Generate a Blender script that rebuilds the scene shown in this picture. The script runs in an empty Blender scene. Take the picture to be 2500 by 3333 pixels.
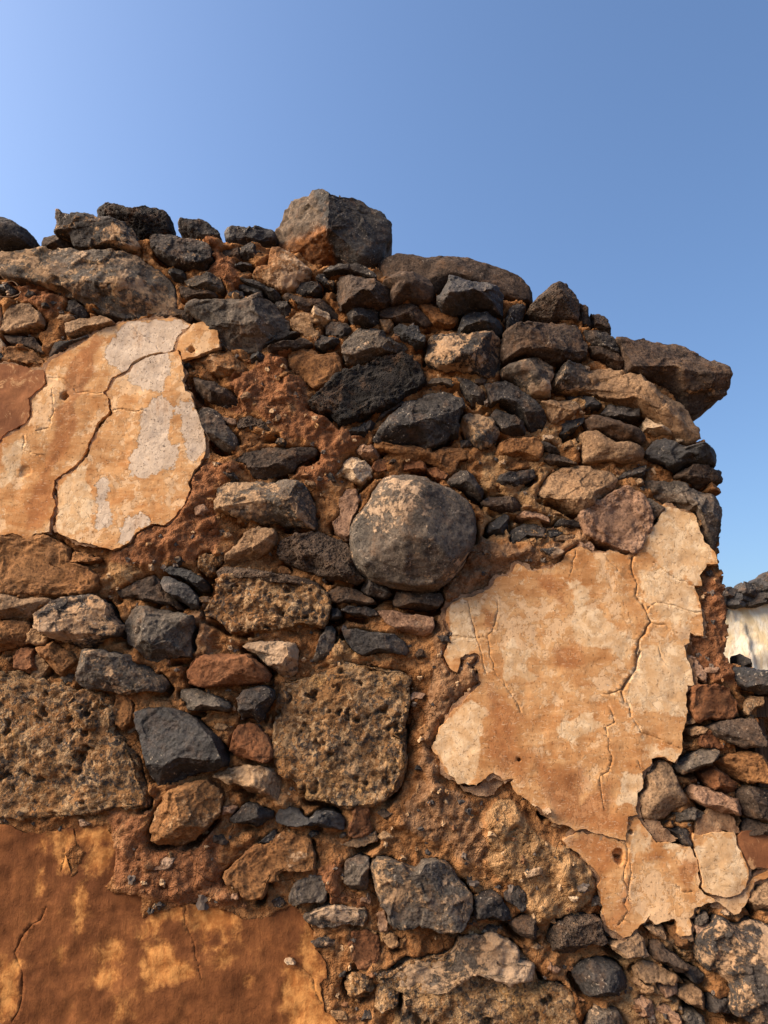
import bpy, math, random
import numpy as np
from mathutils import Vector
from mathutils.geometry import delaunay_2d_cdt

SC = bpy.context.scene
COL = SC.collection
rad = math.radians

# ---------------------------------------------------------------- camera
PITCH = rad(15.0); CAM = np.array([0.0, -2.30, 1.45]); FPX = 2425.0
cam_d = bpy.data.cameras.new('camera'); cam = bpy.data.objects.new('camera', cam_d); COL.objects.link(cam)
cam.location = CAM; cam.rotation_euler = (math.pi/2 + PITCH, 0, 0)
cam_d.sensor_fit = 'VERTICAL'; cam_d.sensor_height = 36.0; cam_d.lens = 36.0*FPX/3333.0
cam_d.clip_start = 0.05; cam_d.clip_end = 3000
cam_d.dof.use_dof = True; cam_d.dof.focus_distance = 2.4; cam_d.dof.aperture_fstop = 11.0
SC.camera = cam

# ---------------------------------------------------------------- sky, sun, exposure
SUN_EL, SUN_AZ = rad(37), rad(-108)          # azimuth from the view direction, negative = left
W = bpy.data.worlds.new('World'); SC.world = W; W.use_nodes = True
nt = W.node_tree; nt.nodes.clear()
sky = nt.nodes.new('ShaderNodeTexSky'); sky.sky_type = 'NISHITA'; sky.sun_disc = False
sky.sun_elevation = SUN_EL; sky.sun_rotation = SUN_AZ + rad(22)   # brightest haze a little ahead of the broad, veiled sun
sky.air_density = 1.15; sky.dust_density = 2.2; sky.ozone_density = 6.0; sky.altitude = 0
bg = nt.nodes.new('ShaderNodeBackground'); bg.inputs['Strength'].default_value = 0.094
wo = nt.nodes.new('ShaderNodeOutputWorld')
nt.links.new(sky.outputs[0], bg.inputs[0]); nt.links.new(bg.outputs[0], wo.inputs[0])
sd = bpy.data.lights.new('sun', 'SUN'); sun = bpy.data.objects.new('sun', sd); COL.objects.link(sun)
sd.energy = 5.0; sd.angle = rad(48); sd.color = (1.0, 0.80, 0.58)
to_sun = Vector((math.sin(SUN_AZ)*math.cos(SUN_EL), math.cos(SUN_AZ)*math.cos(SUN_EL), math.sin(SUN_EL)))
sun.rotation_euler = to_sun.to_track_quat('Z', 'Y').to_euler(); sun.location = (-4, -4, 6)
SC.view_settings.view_transform = 'Standard'; SC.view_settings.look = 'None'
SC.view_settings.exposure = 1.20; SC.view_settings.gamma = 1.0; SC.view_settings.use_curve_mapping = False
# ---------------------------------------------------------------- traced layout of the wall face
# every stone: kind shape proud dust [@setback] tile: outline   (outline points are read on the wall face)
STONES = """
gry f .085 .50 A: 0,440 150,420 290,405 420,405 560,415 650,440 720,425 900,435 960,438 1050,460 1150,510 1250,570 1310,620 1345,680 1355,780 1340,850 1280,890 1200,910 1050,935 900,910 800,880 650,820 560,770 480,720 350,690 250,660 150,640 60,610 0,590 -80,520
dgr f .075 .30 A: 1165,325 1250,300 1400,305 1520,340 1590,370 1640,420 1650,500 1570,545 1480,555 1380,540 1290,500 1215,460 1180,420 1160,370
dgr f .05 .15 A: 1305,560 1350,550 1410,570 1445,600 1430,640 1390,660 1340,640 1310,600
gry f .07 .50 B: 5,650 60,620 150,600 230,610 290,660 310,710 260,740 180,735 100,715 30,700
brn f .045 .10 B: 0,705 60,718 180,742 260,757 250,785 120,795 20,790 -30,760 -40,705
gry f .095 .10 B: 20,870 60,825 130,795 250,780 400,770 560,768 640,790 700,830 740,890 810,945 815,1000 790,1040 700,1080 620,1130 580,1170 480,1190 400,1190 300,1160 230,1080 130,960 60,910
brn s .04 .50 A: 1270,880 1330,860 1440,885 1500,950 1480,990 1400,950 1300,925
tan s .06 .20 A: 500,975 600,950 740,935 830,945 895,985 830,1010 740,1040 620,1075 540,1090 515,1060
dgr r .04 .10 A: 375,1250 385,1200 430,1140 520,1120 640,1105 720,1065 730,1090 640,1130 560,1170 480,1220 420,1245
dgr f .04 .30 A: 490,870 540,810 580,800 620,835 665,870 675,920 640,940 560,910 500,890
tan m .045 .40 A: 20,960 60,880 150,830 240,840 300,890 350,950 330,1000 230,1030 100,1060 20,1050
brn s .035 .25 A: 40,1080 200,1075 280,1100 330,1170 350,1220 280,1200 150,1160 60,1120
och m .03 .20 A: 30,1170 150,1170 270,1210 340,1260 360,1300 250,1300 100,1290 30,1260
blk f .04 .0 A: -60,680 0,670 80,690 140,740 120,770 40,760 -60,750
pal s .03 .2 A: -60,840 5,850 10,950 0,1060 20,1110 45,1150 30,1200 -60,1210
och r .06 .60 B: 665,430 680,400 740,395 820,440 880,480 930,540 990,590 960,640 900,680 850,720 760,740 680,700 560,650 520,610 560,560 640,540 650,480
dgr f .045 .30 B: 420,400 500,370 545,355 565,400 560,470 520,490 440,470
brn f .03 .20 B: 275,440 330,405 420,410 440,470 420,500 340,490
blk f .04 .0 B: 400,570 420,520 470,500 520,520 525,550 460,560
dgr s .055 .05 B: 435,650 480,635 560,660 640,700 720,740 745,770 720,800 660,780 580,720 480,680
blk s .04 .10 B: 415,690 450,680 540,710 600,740 615,780 570,780 480,740 430,715
dgr f .055 .10 B: 860,720 900,680 980,675 1050,700 1065,730 1020,760 920,770 870,750
brn f .05 .15 B: 750,780 800,750 880,770 1000,785 1080,805 1160,850 1195,900 1185,950 1140,960 1100,900 1050,870 990,870 940,900 870,860 800,820
dgr f .05 .10 B: 695,820 740,800 800,820 840,850 830,910 790,940 740,900 710,860
pal f .06 .20 B: 980,900 1010,865 1100,880 1120,910 1130,960 1060,990 1000,970
snd m .05 .0 B: 815,960 870,920 930,912 1000,935 1040,985 990,1000 1000,1030 1045,1060 1030,1120 960,1110 890,1060 830,1010
dgr f .06 .05 B: 1085,990 1130,970 1200,962 1260,985 1290,1020 1270,1060 1215,1110 1180,1090 1090,1060
dgr s .06 .05 B: 590,1160 660,1110 740,1070 810,1035 860,1040 890,1065 800,1095 720,1130 640,1165 600,1180
brn s .07 .20 B: 640,1190 720,1165 840,1120 940,1095 960,1120 1000,1150 940,1165 850,1190 760,1215 660,1215
dgr f .06 .15 B: 1010,1110 1050,1075 1120,1080 1200,1115 1195,1140 1110,1180 1080,1195 1010,1160
gry f .085 .40 B: 1215,1160 1250,1110 1290,1060 1350,1010 1430,1015 1540,1035 1560,1080 1600,1085 1700,1120 1722,1160 1700,1190 1600,1210 1500,1230 1400,1260 1300,1280 1245,1280 1220,1230
dgr f .07 .02 B: 1255,930 1280,890 1340,865 1440,860 1495,850 1508,890 1505,960 1470,990 1400,1005 1300,985
brn f .10 .05 B: 1165,740 1180,640 1200,595 1290,610 1400,640 1500,670 1580,690 1605,730 1600,790 1550,840 1500,855 1400,850 1300,880 1210,870 1180,800
dgr s .07 .05 B: 1065,590 1120,545 1200,530 1300,535 1380,560 1440,600 1490,640 1480,655 1400,635 1300,600 1200,590 1110,600
dgr m .045 .35 B: 1020,640 1060,620 1140,660 1170,680 1150,710 1080,690
snd m .05 .0 C: 85,740 120,722 175,730 190,760 170,790 140,820 115,790
och m .045 .10 B: 800,1230 880,1180 980,1185 1050,1230 1180,1230 1210,1300 1230,1370 1190,1430 1090,1460 1000,1480 930,1440 860,1380 820,1320
blk f .055 .05 B: 512,1260 520,1215 565,1180 600,1210 630,1260 600,1310 560,1290 520,1300
och f .065 .50 B: 40,1270 130,1240 250,1210 340,1180 400,1210 470,1250 490,1300 480,1350 420,1380 350,1400 270,1385 150,1340 80,1300
brn f .065 .15 B: 60,1390 100,1375 200,1405 280,1460 380,1490 425,1550 420,1610 340,1640 220,1590 130,1540 80,1470
brn r .09 .0 @.10 C: 60,340 70,290 100,250 150,238 210,245 300,240 350,262 430,258 540,240 680,243 760,255 830,280 950,305 1060,350 1180,390 1230,440 1270,500 1283,560 1270,600 1180,600 1080,580 1000,560 900,540 700,540 560,560 480,590 400,600 200,570 110,470 70,410
brn r .09 .05 C: 100,430 150,395 230,375 330,375 420,400 480,430 505,480 500,540 460,580 380,590 300,560 230,580 180,600 160,540 180,480
blk f .12 .0 C: 520,560 560,520 600,460 615,380 680,385 780,410 900,440 1000,480 1040,510 1050,560 1050,640 1045,670 960,660 850,630 750,640 660,660 570,640 530,600
blk f .085 .0 C: 720,700 740,650 790,632 850,650 930,680 1000,720 1040,750 1045,800 1000,820 900,815 800,820 700,825 690,790
dgr f .06 .05 C: 1055,720 1080,640 1110,600 1160,605 1215,620 1205,680 1160,740 1100,800 1060,810
brn f .05 .0 @.04 D: 165,190 240,215 265,250 290,310 300,380 260,410 220,400 195,340 185,270
brn f .05 .2 @.05 D: 285,295 350,288 395,315 420,360 440,430 440,460 400,450 310,410 300,340
dgr f .07 .05 D: 230,420 310,405 400,425 450,470 490,530 512,580 510,620 460,600 390,570 300,530 250,490
brn s .065 .0 D: 270,550 320,535 400,560 480,610 550,670 530,710 460,690 400,650 300,610
brn f .095 .03 C: 1020,860 1060,820 1150,800 1260,770 1350,740 1440,725 1530,735 1600,750 1640,790 1665,850 1690,920 1690,990 1620,1040 1500,1050 1420,1060 1300,1030 1200,1010 1100,1040 1040,1050 1020,980
dgr f .10 .62 C: 440,970 460,860 490,820 560,815 680,820 800,815 900,820 960,830 1000,860 1020,920 1030,1020 1025,1090 980,1140 880,1160 800,1130 700,1090 600,1090 520,1060 450,1010
brn f .06 .15 C: 90,640 150,610 200,585 250,580 320,600 400,640 450,690 500,740 440,770 400,760 330,730 240,740 150,720 90,700
och m .045 .2 C: 390,620 460,610 560,640 640,660 680,710 670,760 600,780 500,750
blk f .075 .0 C: 190,790 250,760 300,790 340,785 380,790 400,840 440,870 430,910 350,930 290,900 210,850
sco m .07 .0 C: -462,1353 -372,1283 -272,1213 -222,1153 -132,1113 -22,1083 58,1033 178,1013 280,1013 390,1070 430,1130 440,1200 380,1250 300,1290 230,1350 130,1400 60,1425 -20,1450 -150,1510 -212,1527 -292,1447 -380,1417
gry s .05 .2 C: 450,1230 490,1180 560,1165 640,1175 685,1205 640,1240 600,1235 560,1220 500,1240
dgr s .07 .02 C: 655,1145 720,1160 780,1190 850,1260 900,1330 915,1380 870,1395 800,1360 740,1280 700,1210
dgr s .085 .06 C: 885,1210 950,1190 1050,1180 1110,1215 1180,1280 1280,1350 1350,1430 1380,1490 1350,1540 1260,1565 1200,1490 1130,1420 1060,1370 1000,1350 940,1380 910,1300
gry r .085 .60 C: 1010,1110 1060,1070 1150,1045 1290,1018 1360,1050 1420,1090 1430,1150 1400,1220 1410,1290 1350,1305 1250,1300 1200,1260 1120,1190 1030,1160
tan f .09 .30 D: 5,850 20,780 60,690 150,690 300,710 430,720 560,750 700,790 800,830 900,900 1000,970 1080,1050 1090,1110 1135,1160 1138,1250 1080,1280 1000,1275 930,1240 920,1200 850,1150 720,1080 660,1030 560,970 400,960 300,920 200,890 100,880
brn f .06 .0 D: 550,650 590,640 680,665 750,690 760,740 720,785 640,770 550,740
dgr f .10 .22 C: 40,1640 80,1560 150,1480 220,1420 280,1340 350,1310 450,1285 560,1275 650,1300 720,1350 740,1400 700,1470 690,1560 690,1600 640,1610 600,1650 480,1690 330,1660 200,1690 100,1680
och f .055 .2 G: 40,340 180,360 330,340 480,360 500,420 600,360 720,390 840,430 780,470 700,480 640,590 540,530 430,480 300,460 160,420 60,390
gry f .075 .60 G: 705,200 720,140 760,110 850,125 940,140 970,200 1010,260 990,310 930,370 870,400 800,360 740,270
dgr f .075 .05 G: 945,120 970,80 1040,110 1120,150 1200,170 1220,200 1215,270 1130,275 1040,255 980,200
tan f .065 .40 C: 1320,1360 1370,1330 1450,1340 1560,1330 1610,1370 1630,1430 1560,1470 1480,1500 1440,1525 1400,1520 1370,1420
gry f .08 .55 C: 1425,1240 1440,1140 1480,1080 1540,1065 1620,1070 1700,1090 1720,1200 1640,1275 1540,1265 1460,1262
blk f .05 .1 D: 110,920 200,920 260,935 310,960 355,990 370,1010 330,1030 240,1040 215,990 130,950
dgr f .06 .30 D: 355,1070 420,990 500,1000 600,1020 660,1030 665,1100 560,1110 450,1100
brn r .075 .05 D: 235,1110 280,1085 400,1100 500,1120 620,1170 700,1220 715,1260 680,1305 560,1280 450,1250 380,1210 280,1190
blk s .045 .0 D: 45,1170 70,1120 130,1105 235,1105 220,1150 150,1200 80,1245 50,1220
tan r .07 .15 D: 215,1210 250,1195 310,1190 400,1240 480,1280 600,1290 690,1325 710,1370 690,1420 600,1450 500,1445 400,1430 300,1440 230,1440 215,1330
blk f .10 .0 D: 705,1370 740,1310 790,1270 860,1235 920,1260 1000,1310 1060,1330 1170,1320 1230,1360 1265,1430 1240,1470 1150,1450 1040,1470 960,1490 860,1440 760,1410
brn f .07 .1 D: 935,1540 1000,1490 1090,1455 1200,1465 1310,1490 1330,1560 1290,1600 1180,1600 1140,1625 1050,1580 960,1560
och f .05 .1 H: 1165,230 1200,180 1260,190 1300,210 1295,250 1220,262
pal f .07 .1 D: 690,1140 720,1085 760,1120 840,1180 920,1190 915,1230 800,1220 700,1190
pal m .05 .0 D: 795,1120 830,1110 875,1140 870,1165 830,1160
pal m .04 .0 D: 930,1250 970,1245 990,1280 950,1290
och m .04 .0 D: 1080,1290 1150,1280 1158,1320 1100,1325
dgr f .055 .05 H: 495,130 540,95 620,60 705,45 700,100 660,155 580,165 500,150
tan f .075 .25 H: -127,266 -82,166 -2,86 100,40 230,28 330,60 440,100 490,150 480,210 400,270 300,350 220,405 130,375 60,335 -20,300 -90,290
pnk m .07 .0 H: 220,400 310,340 420,270 500,220 560,200 640,250 700,330 750,430 755,500 720,560 690,610 650,690 600,720 480,690 380,640 300,600 240,570 230,500 200,440
gry f .05 .2 H: 640,270 690,250 760,310 840,370 830,420 770,470 740,420 690,340
gry f .07 .05 H: 700,150 800,150 900,165 1000,175 1080,200 1160,240 1240,265 1290,310 1310,400 1300,560 1285,640 1255,680 1210,640 1180,580 1130,500 1110,410 1040,390 900,330 860,330 780,280 720,220
och f .065 .15 G: 975,420 1000,345 1080,325 1200,310 1300,320 1340,370 1345,440 1310,480 1200,470 1080,465 1000,470
dgr r .05 .0 G: 1310,330 1360,330 1430,370 1475,430 1380,430 1340,390
brn s .06 .35 G: 1350,480 1380,430 1450,430 1530,470 1600,510 1500,515 1400,510
dgr r .075 .06 G: 605,640 640,590 700,555 760,560 810,600 850,660 890,720 870,780 800,740 720,690 640,670
dgr f .06 .30 G: 975,640 1010,590 1100,570 1200,545 1270,540 1290,600 1200,650 1120,690 1020,670
brn f .06 .25 G: 870,790 930,750 1020,740 1120,760 1190,810 1180,850 1100,880 980,860 900,830
pnk f .05 .1 G: 1140,900 1190,860 1290,865 1380,910 1390,965 1300,940 1200,930
blk f .05 .1 G: 910,1030 930,960 1000,910 1050,885 1085,920 1080,990 1040,1040 980,1055
dgr f .055 .35 G: 1060,1060 1100,1010 1200,960 1300,955 1360,1000 1370,1080 1280,1110 1200,1090 1130,1140 1070,1130
dgr f .045 .05 G: 1370,1010 1450,1005 1500,1035 1440,1065 1390,1085
tan s .045 .1 G: 1395,1092 1500,1045 1600,1050 1560,1090 1480,1115 1400,1112
dgr s .05 .1 H: 15,480 40,460 150,460 240,500 230,520 100,515 20,510
gry r .16 .40 G: -142,1100 -130,980 -70,870 0,780 30,700 100,620 180,580 300,575 420,590 520,640 620,680 720,740 790,810 830,880 840,980 830,1080 790,1180 740,1270 690,1350 600,1430 480,1480 350,1480 200,1460 100,1430 20,1400 -60,1330 -110,1250
dgr f .07 .2 G: -60,1470 -30,1390 40,1375 100,1410 150,1460 190,1510 120,1540 0,1520
brn s .075 .0 G: 180,1560 210,1480 330,1475 440,1480 560,1500 580,1550 540,1610 450,1625 300,1610 200,1600
brn s .06 .1 F: 1100,1490 1180,1445 1320,1460 1400,1510 1480,1570 1400,1590 1250,1590 1130,1560
dgr s .055 .1 J: 1210,90 1260,60 1400,60 1470,85 1500,130 1400,140 1300,125
pnk s .06 .2 K: 60,90 180,90 350,125 500,150 505,215 480,265 430,285 330,265 220,235 140,190 90,140
dgr s .075 .08 J: 1210,240 1300,230 1450,250 1600,270 K: 200,265 270,320 315,400 290,440 200,420 100,410 0,435 J: 1380,440 1300,400 1250,340
gry s .06 .15 J: 1000,460 1030,360 1090,210 1140,200 1170,250 1165,360 1140,450 1080,480 1010,500
blk f .05 .0 J: 1130,60 1200,80 1220,130 1180,160 1110,160
gry s .075 .1 F: 125,120 150,75 230,70 280,110 330,200 400,290 415,330 390,400 350,410 270,370 190,300 150,240
ves s .055 .1 F: 410,200 430,150 520,135 600,150 660,190 700,250 720,290 640,280 580,240 500,230 420,240
och m .035 .0 F: 425,250 500,235 600,270 620,300 530,320 510,390 450,370
brn s .065 .05 F: 390,480 450,430 540,400 650,375 800,370 900,375 1000,375 1030,395 1020,430 950,470 870,510 840,560 720,585 580,625 530,600 490,550 480,510
gry f .10 .55 F: 245,860 255,770 250,700 320,650 430,640 600,632 760,635 870,645 920,680 950,720 1000,800 1020,870 1020,950 1000,1005 930,985 800,960 680,950 600,945 480,930 380,900 290,870
tan f .085 .35 F: 300,1260 330,1190 400,1110 460,1040 540,1000 640,990 700,1010 718,1060 700,1130 640,1180 560,1230 450,1265 360,1280
ves f .085 .2 F: 710,1190 720,1120 780,1080 900,1050 980,1025 1080,1040 1180,1080 1260,1110 1290,1170 1330,1250 1350,1320 1390,1390 1330,1420 1200,1390 1080,1370 950,1330 880,1310 800,1270 730,1230
pnk m .045 .2 F: 1150,960 1200,900 1190,780 1240,700 1320,700 1345,780 1340,860 1300,930 1285,1000 1280,1080 1260,1105 1200,1070 1165,1030
pal f .06 .2 F: 1170,560 1230,480 1290,430 1330,440 1400,490 1465,540 1440,590 1360,660 1290,630 1220,590
pnk f .06 .1 F: 1310,390 1370,345 1450,360 1500,380 1515,430 1470,475 1400,460 1340,420
blk f .055 .1 F: 1260,260 1290,225 1350,210 1440,170 1470,190 1460,240 1380,290 1310,300
dgr s .05 .0 F: 1470,180 1520,120 1600,50 1690,15 1700,30 1640,80 1560,140 1500,190
brc f .05 .3 F: 90,1270 120,1220 180,1180 240,1220 295,1215 290,1260 240,1300 240,1350 200,1370 140,1330 100,1310
brc m .07 .4 F: 190,1560 240,1490 250,1430 250,1400 350,1360 500,1370 700,1390 850,1410 1000,1440 1100,1490 1135,1560 1125,1690 1080,1760 1000,1750 900,1730 850,1760 700,1800 560,1770 480,1800 380,1800 290,1740 220,1700 150,1680 140,1630
ves f .09 .1 F: 245,1320 290,1285 400,1295 560,1320 760,1350 880,1360 1000,1385 1070,1440 1100,1480 1000,1480 850,1440 700,1420 500,1400 350,1380 260,1400
och m .05 .2 E: -60,1060 100,1050 300,1060 450,1080 540,1160 560,1270 700,1310 770,1370 775,1440 720,1480 600,1510 480,1525 300,1510 130,1500 0,1490 -60,1490
och m .05 .2 E: 560,1270 570,1220 600,1180 700,1200 800,1240 700,1270 640,1265
tan f .06 .2 I: -60,-45 0,-40 120,-35 230,-15 380,0 430,15 370,50 260,100 230,145 100,145 0,152 -60,148
och f .055 .3 I: -60,168 100,163 220,168 240,200 235,300 215,350 120,370 40,395 -60,410
brn f .05 .1 E: 890,1480 960,1440 1060,1400 1180,1350 1230,1400 1260,1470 1330,1530 1400,1590 1440,1640 1330,1600 1200,1570 1050,1540 920,1530
blk s .055 .0 E: 1275,1320 1310,1290 1400,1295 1500,1340 1580,1390 1610,1440 1600,1475 1550,1480 1480,1420 1380,1370 1300,1350
blk s .075 .25 E: 1240,1420 1260,1370 1310,1370 1400,1400 1480,1460 1530,1530 1545,1600 1510,1625 1440,1590 1350,1530 1270,1470
dgr f .10 .48 I: 250,120 330,80 410,20 520,-20 700,-30 790,-10 850,50 870,120 920,190 940,220 920,285 840,290 760,320 680,375 620,385 530,350 400,300 330,260 290,210
gry f .09 .12 I: 955,250 960,170 1000,80 1040,45 1150,50 1280,75 1400,110 1500,130 1500,220 1480,300 1480,380 1470,450 1350,455 1200,490 1150,480 1080,420 1000,350 960,320
gry f .09 .42 I: 610,640 615,520 630,400 680,390 780,400 900,410 1000,440 1100,490 1160,530 1220,570 1280,620 1300,660 1250,720 1150,715 1080,720 1000,745 900,720 780,700 660,685
och f .07 .25 I: 270,370 340,340 400,310 460,370 540,390 585,440 580,490 490,600 430,560 380,510 320,430
snd m .045 .0 I: 230,280 280,215 330,270 380,300 360,340 280,350 240,340
snd m .04 .0 I: 260,600 250,540 290,440 340,450 400,520 370,560 340,600 290,615
mud m .05 .0 I: 100,450 130,400 200,380 270,390 270,460 290,540 230,570 150,530
brc m .048 .35 I: -60,540 80,545 150,570 230,600 340,610 400,670 480,660 560,690 620,700 700,700 780,740 850,790 885,860 880,980 870,1020 940,1080 1000,1140 1050,1200 1080,1290 1090,1380 1130,1450 1160,1520 1150,1590 1050,1600 900,1600 700,1659 450,1700 200,1700 0,1680 -60,1659
brc m .058 .1 I: 540,800 600,720 700,700 780,740 850,790 885,860 880,980 800,1000 700,980 640,900
blk s .105 .02 I: 1030,870 1090,845 1200,845 1330,845 1420,870 1510,920 1600,1000 1662,1060 1712,1140 1760,1250 1740,1290 1622,1320 1522,1350 1430,1380 1300,1440 1210,1460 1160,1350 1130,1220 1090,1080 1050,960
gry f .07 .3 J: -40,760 -30,700 80,690 200,730 300,770 350,800 370,840 340,875 250,860 100,860 20,850
mud f .095 .3 J: 25,620 40,560 90,480 130,430 250,420 400,425 500,430 560,480 620,530 660,590 655,640 560,650 420,660 250,665 150,680 80,660
gry f .075 .65 J: 440,360 500,340 600,325 700,330 790,330 860,350 885,400 880,480 870,560 850,600 790,605 740,590 690,540 600,480 550,420
dgr f .09 .08 J: 410,760 460,700 560,670 640,665 690,700 700,760 660,830 620,880 600,930 570,955 530,920 440,920 420,850
mud f .07 .2 J: 350,1170 380,1060 420,970 500,955 570,970 620,1040 660,1090 695,1160 690,1220 640,1260 560,1250 480,1230 400,1200
tan f .085 .5 J: 205,1370 280,1330 380,1290 500,1285 600,1290 690,1320 740,1380 750,1420 745,1500 720,1575 680,1570 560,1520 480,1500 440,1450 320,1420
brc m .052 .5 J: 690,980 700,850 715,720 730,640 830,620 950,600 1060,590 1150,560 1250,500 1400,500 1500,520 1659,560 1750,620 1760,800 1720,950 1690,1100 1690,1300 1640,1450 1560,1560 1400,1600 1200,1600 1050,1570 950,1540 900,1480 850,1400 780,1360 720,1280 700,1150
dgr f .07 .1 N: 350,80 420,0 480,-50 560,-40 640,0 690,20 690,70 620,110 560,145 480,125 390,110
blk f .075 .15 N: 690,60 720,10 800,-20 880,0 900,60 980,70 1010,30 1060,10 1150,10 1220,60 1245,110 1235,165 1140,150 1050,130 930,115 860,130 760,120 710,90
och f .10 .5 M: 1200,20 1230,-50 1320,-140 1450,-200 1600,-220 1690,-170 1722,-100 1700,20 1642,80 1570,170 1500,250 1400,290 1300,280 1200,280 1160,250 1160,160
och m .06 .4 N: 305,520 350,460 430,380 520,320 560,290 640,280 720,200 800,190 900,200 980,230 1010,350 1010,460 940,470 800,460 730,500 740,560 640,560 630,620 600,690 520,710 480,690 420,600 330,560
blk s .05 .0 N: 560,270 620,220 700,155 720,190 690,240 620,285
gry m .05 .35 N: 810,710 840,600 900,540 980,490 1060,490 1100,540 1105,610 1090,690 1000,720 900,715 850,745
gry f .07 .35 N: 1240,420 1260,380 1350,360 1420,380 1430,430 1420,520 1415,620 1360,655 1280,620 1235,570
gry m .055 .5 N: 925,810 1000,780 1100,740 1200,745 1300,755 1400,760 1410,810 1380,890 1250,870 1150,905 1050,905 980,860
gry f .11 .45 O: 15,450 40,400 130,380 250,400 300,455 370,450 430,400 520,385 590,410 640,450 690,540 750,600 790,680 795,760 770,830 740,910 700,935 560,955 500,920 400,900 330,930 240,930 160,880 150,790 80,730 50,600
dgr f .075 .2 O: 805,740 830,680 880,650 960,630 1010,660 1050,730 1100,800 1110,850 1060,870 960,865 850,860 810,820
dgr m .05 .3 O: 1040,640 1090,600 1150,590 1200,640 1205,760 1170,775 1110,730 1060,690
brn f .075 .3 O: 1080,900 1100,860 1180,830 1250,820 1300,870 1330,940 1300,1000 1220,1000 1130,960
ves f .08 .4 P: -30,1000 -10,940 40,870 150,815 300,810 360,835 380,940 420,1010 370,1040 270,1040 180,1120 60,1135 0,1110
brc m .05 .6 O: 60,1270 150,1240 300,1150 450,1120 640,1080 830,1040 1080,1080 1290,1170 1320,1330 1450,1340 1540,1400 1570,1560 1600,1659 1600,1800 200,1800 200,1659 250,1500 250,1390 120,1350
gry m .06 .75 O: 110,1270 250,1200 450,1150 640,1090 700,1000 830,960 950,960 1080,1010 1160,1080 1150,1160 1280,1180 1250,1300 1100,1320 950,1290 850,1250 700,1300 600,1400 450,1420 330,1400 200,1330
brc f .06 .3 O: 60,1440 90,1300 150,1270 220,1310 260,1390 240,1500 190,1550 100,1540 50,1500
brc f .065 .3 N: 1250,1300 1290,1250 1400,1250 1480,1290 1490,1380 1440,1450 1330,1480 1270,1430 1240,1360
dgr f .085 .12 P: 150,1270 200,1220 300,1160 400,1160 500,1200 560,1270 590,1330 600,1380 550,1430 450,1465 340,1475 240,1420 180,1340
gry f .08 .4 P: 250,1659 280,1560 330,1530 420,1540 500,1560 550,1640 550,1720 250,1720
tan f .07 .2 P: 420,1030 470,1010 540,1000 650,950 690,990 720,1090 730,1120 640,1130 540,1135 470,1090
brn f .075 .2 P: 740,1100 760,1020 820,1010 880,1080 960,1130 1010,1180 1000,1240 960,1270 900,1230 830,1180 760,1150
dgr f .055 .1 P: 1000,1240 1050,1200 1120,1230 1180,1270 1160,1320 1100,1350 1040,1300
dgr f .12 .52 P: 1115,1050 1150,960 1240,900 1280,830 1350,880 1450,900 1560,860 1659,900 1750,950 1750,1700 1659,1659 1520,1650 1400,1600 1350,1520 1380,1420 1350,1340 1280,1290 1180,1250 1130,1180
och f .055 .2 P: 1170,1370 1200,1310 1290,1310 1350,1370 1330,1430 1250,1440
dgr f .065 .4 P: 1180,1540 1200,1460 1210,1420 1330,1450 1360,1550 1290,1570 1210,1575
tan f .06 .2 P: 610,1330 640,1290 700,1340 790,1350 780,1400 740,1430 690,1430
pnk f .055 .1 P: 810,1350 880,1340 960,1340 960,1390 900,1480 840,1470 800,1400
tan f .06 .2 P: 930,1430 980,1370 1080,1350 1150,1400 1195,1480 1170,1560 1100,1540 1040,1500 970,1470
pnk f .06 .1 P: 620,1450 700,1440 760,1470 770,1560 770,1640 700,1650 650,1600
pnk f .06 .1 P: 780,1540 850,1490 930,1540 980,1600 960,1680 860,1640
gry f .07 .3 P: 970,1600 1030,1560 1120,1570 1200,1640 1200,1700 1000,1700
tan m .05 .2 P: 620,1240 680,1170 760,1170 850,1220 940,1270 920,1340 830,1320 700,1320 640,1290
tan f .05 .2 P: 690,900 760,880 850,890 860,960 830,1000 760,960
och f .045 .2 P: 860,885 950,885 970,985 1080,995 1050,1100 960,1080 900,980
pnk m .055 .1 P: 1090,900 1170,860 1225,890 1220,960 1140,970 1090,950
gry m .05 .2 P: 1085,830 1170,790 1180,850 1090,890
tan f .07 .3 P: 1510,700 1580,600 1659,540 1750,500 1750,780 1640,800 1580,790
blk f .10 .05 L: 1400,170 1470,160 1560,180 1620,200 1659,190 1700,380 1610,380 1520,350 1440,300 1390,230
tan f .06 .3 L: 1470,440 1540,390 1605,400 1600,470 1550,500 1490,540 1465,510
brn f .09 .05 L: 1200,630 1300,580 1480,560 1530,580 1570,640 1615,710 1610,770 1540,790 1430,780 1320,740 1230,690
mud m .06 .2 L: 1035,500 1050,330 1110,300 1250,310 1340,330 1400,440 1410,520 1340,570 1200,550 1100,580
gry f .075 .5 L: 950,930 1000,880 1090,820 1200,790 1280,810 1260,870 1190,930 1100,980 1010,1000 960,970
och f .085 .2 L: 1250,900 1350,840 1500,820 1600,840 1640,900 1650,1000 1600,1060 1500,1060 1420,1040 1330,990
mud f .06 .1 L: 1160,990 1250,930 1330,990 1420,1060 1420,1140 1330,1150 1220,1100 1180,1060
tan r .06 .25 L: 690,980 770,930 800,880 860,880 910,930 950,1020 1000,1120 1035,1190 1010,1230 920,1280 860,1330 760,1365 670,1330 650,1280 655,1140 700,1100
pnk f .085 .2 L: 1055,1130 1100,1085 1200,1095 1320,1150 1440,1190 1455,1260 1430,1310 1340,1300 1250,1280 1150,1240 1080,1190
gry f .06 .2 L: 920,1290 990,1260 1090,1255 1190,1310 1190,1345 1080,1370 970,1375 930,1330
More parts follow.
